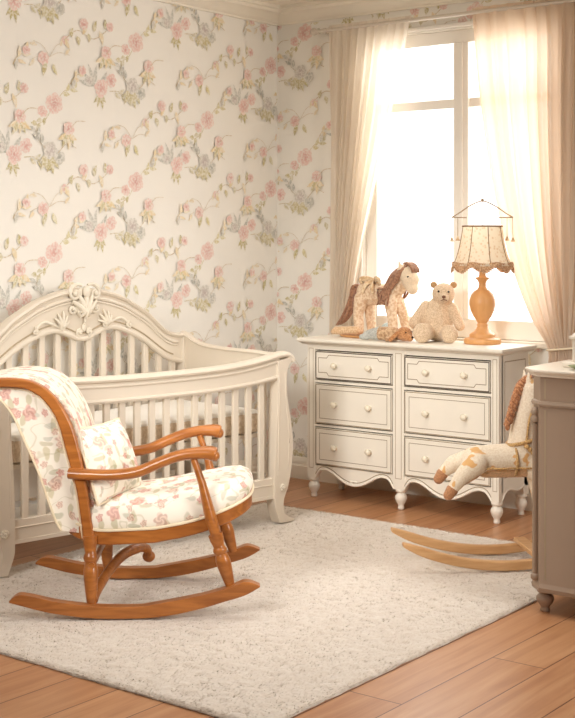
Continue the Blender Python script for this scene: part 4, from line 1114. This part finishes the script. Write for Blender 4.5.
for cx_, s in ((CX0+ch*.42, 1), (CX1-ch*.42, -1)):
    m = MB(); y_ = CY0+ch*.42
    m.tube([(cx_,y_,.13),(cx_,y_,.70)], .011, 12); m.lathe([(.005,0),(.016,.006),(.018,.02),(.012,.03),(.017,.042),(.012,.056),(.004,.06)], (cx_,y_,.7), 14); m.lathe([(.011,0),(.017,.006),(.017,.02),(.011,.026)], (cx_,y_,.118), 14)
    m.build('corner_column', M_cabshade, t, O, smooth=50)
for i, (x0, x1) in enumerate(((CX0+.24,(CX0+CX1)/2-.003),((CX0+CX1)/2+.003,CX1-.24))):
    m = MB(); m.box((x0,CY0-.004,.135),(x1,CY0+.002,.752)); m.ribbon([(x0+.05,CY0-.004,.185),(x1-.05,CY0-.004,.185),(x1-.05,CY0-.004,.70),(x0+.05,CY0-.004,.70)], .004, (0,-1,0), .001, 1)
    d = m.build('door', [M_cabshade, M_glaze2], t, O, smooth=None, bevel=.002)
    m = MB(); m.lathe([(.008,0),(.006,.008),(.014,.018),(.015,.024),(.003,.032)], ((x1-.03) if i == 0 else (x0+.03), CY0-.004, .46), 14, ax='-y'); m.build('knob', M_knob, d, O, smooth=60)
for x, y in ((CX0+.05,CY0+.05),(CX1-.05,CY0+.05),(CX0+.05,CY1-.05),(CX1-.05,CY1-.05)):
    m = MB(); m.lathe([(r*1.08,z*.8) for r,z in FOOT], (x,y,0), 20); m.build('foot', M_cabshade, t, O, smooth=60)
# box and dish standing on it
t = thing('trinket_box', 'cream trinket box with dark front panel on the right cabinet', 'box', (2.685,-1.4,CZ))
m = MB(); m.box((-.165,-.1,0),(.165,.1,.022)); m.build('plinth', M_cabtop, t, smooth=None, bevel=.006)
m = MB(); m.box((-.135,-.075,.022),(.135,.075,.105)); m.build('case', M_cabtop, t, smooth=None, bevel=.004)
m = MB(); m.box((-.115,-.079,.034),(.115,-.0745,.095)); m.build('front_panel', M_glaze, t, smooth=None)
m = MB(); m.box((-.143,-.083,.105),(.143,.083,.118)); m.prism([(-.08,.118),(.08,.118),(.06,.128),(.0,.134),(-.06,.128)], lambda a,b,c: (c,a,b), -.135, .135); m.build('lid', M_cabtop, t, smooth=None, bevel=.003)
M_green = paint('sage_glaze', (142,150,112), .3, .05)
t = thing('dish', 'small sage green dish in front of the trinket box on the right cabinet', 'dish', (2.625,-1.545,CZ))
m = MB(); m.lathe([(.02,0),(.026,.003),(.04,.008),(.05,.014),(.051,.016),(.048,.016),(.036,.009),(.01,.006),(.001,.006)], n=32); m.build('saucer', M_green, t, smooth=60)

# ------------------------------------------------------------------ light, world, camera
wd = bpy.data.worlds.new('sky'); sc.world = wd; wd.use_nodes = True
bg = wd.node_tree.nodes['Background']; bg.inputs[0].default_value = (1,.985,.96,1); bg.inputs[1].default_value = 2.2
def area(name, loc, target, sx, sy, power, col):
    l = bpy.data.lights.new(name, 'AREA'); l.shape = 'RECTANGLE'; l.size = sx; l.size_y = sy; l.energy = power; l.color = col
    o = bpy.data.objects.new(name, l); COL.objects.link(o); o.location = loc
    o.rotation_euler = (Vector(target)-Vector(loc)).to_track_quat('-Z', 'Y').to_euler(); return o
area('window_daylight', (1.16,.75,1.9), (1.3,-1.6,.5), 1.5, 1.9, 42, (1,.97,.92))
k_ = area('side_fill_light', (5.5,-2.2,1.9), (0,-2.9,1.3), 1.5, 1.6, 32, (1,.98,.945)); k_.data.spread = math.radians(85)  # added fill lamp inside the right wall, which has no window
k_ = area('ceiling_fill_light', (1.75,-2.1,2.7), (1.75,-2.1,0), 2.0, 1.8, 19, (1,.985,.955)); k_.data.spread = math.radians(125)  # added fill lamp out of view, brightens rug and crib from above
k_ = area('front_fill_light', (1.9,-5.4,2.2), (1.0,-.4,.45), 1.0, 1.0, 10, (1,.975,.93)); k_.data.spread = math.radians(46)  # added fill lamp out of view, narrowed to lift the dresser front
cam = bpy.data.cameras.new('camera'); co = bpy.data.objects.new('camera', cam); COL.objects.link(co); sc.camera = co
F_PX, HOR = 1307, 240
cam.sensor_fit = 'VERTICAL'; cam.sensor_height = 36; cam.lens = 36*F_PX/718
cam.shift_y = -(718/2-HOR)/718
ang = math.radians(37.7)
co.location = (4.6911,-5.9797,1.38); co.rotation_euler = (PI/2, 0, ang)
cam.clip_start = .05
sc.view_settings.view_transform = 'Standard'; sc.view_settings.look = 'None'; sc.view_settings.exposure = 0
sc.cycles.use_denoising = True
sc.cycles.max_bounces = 8; sc.cycles.transparent_max_bounces = 12
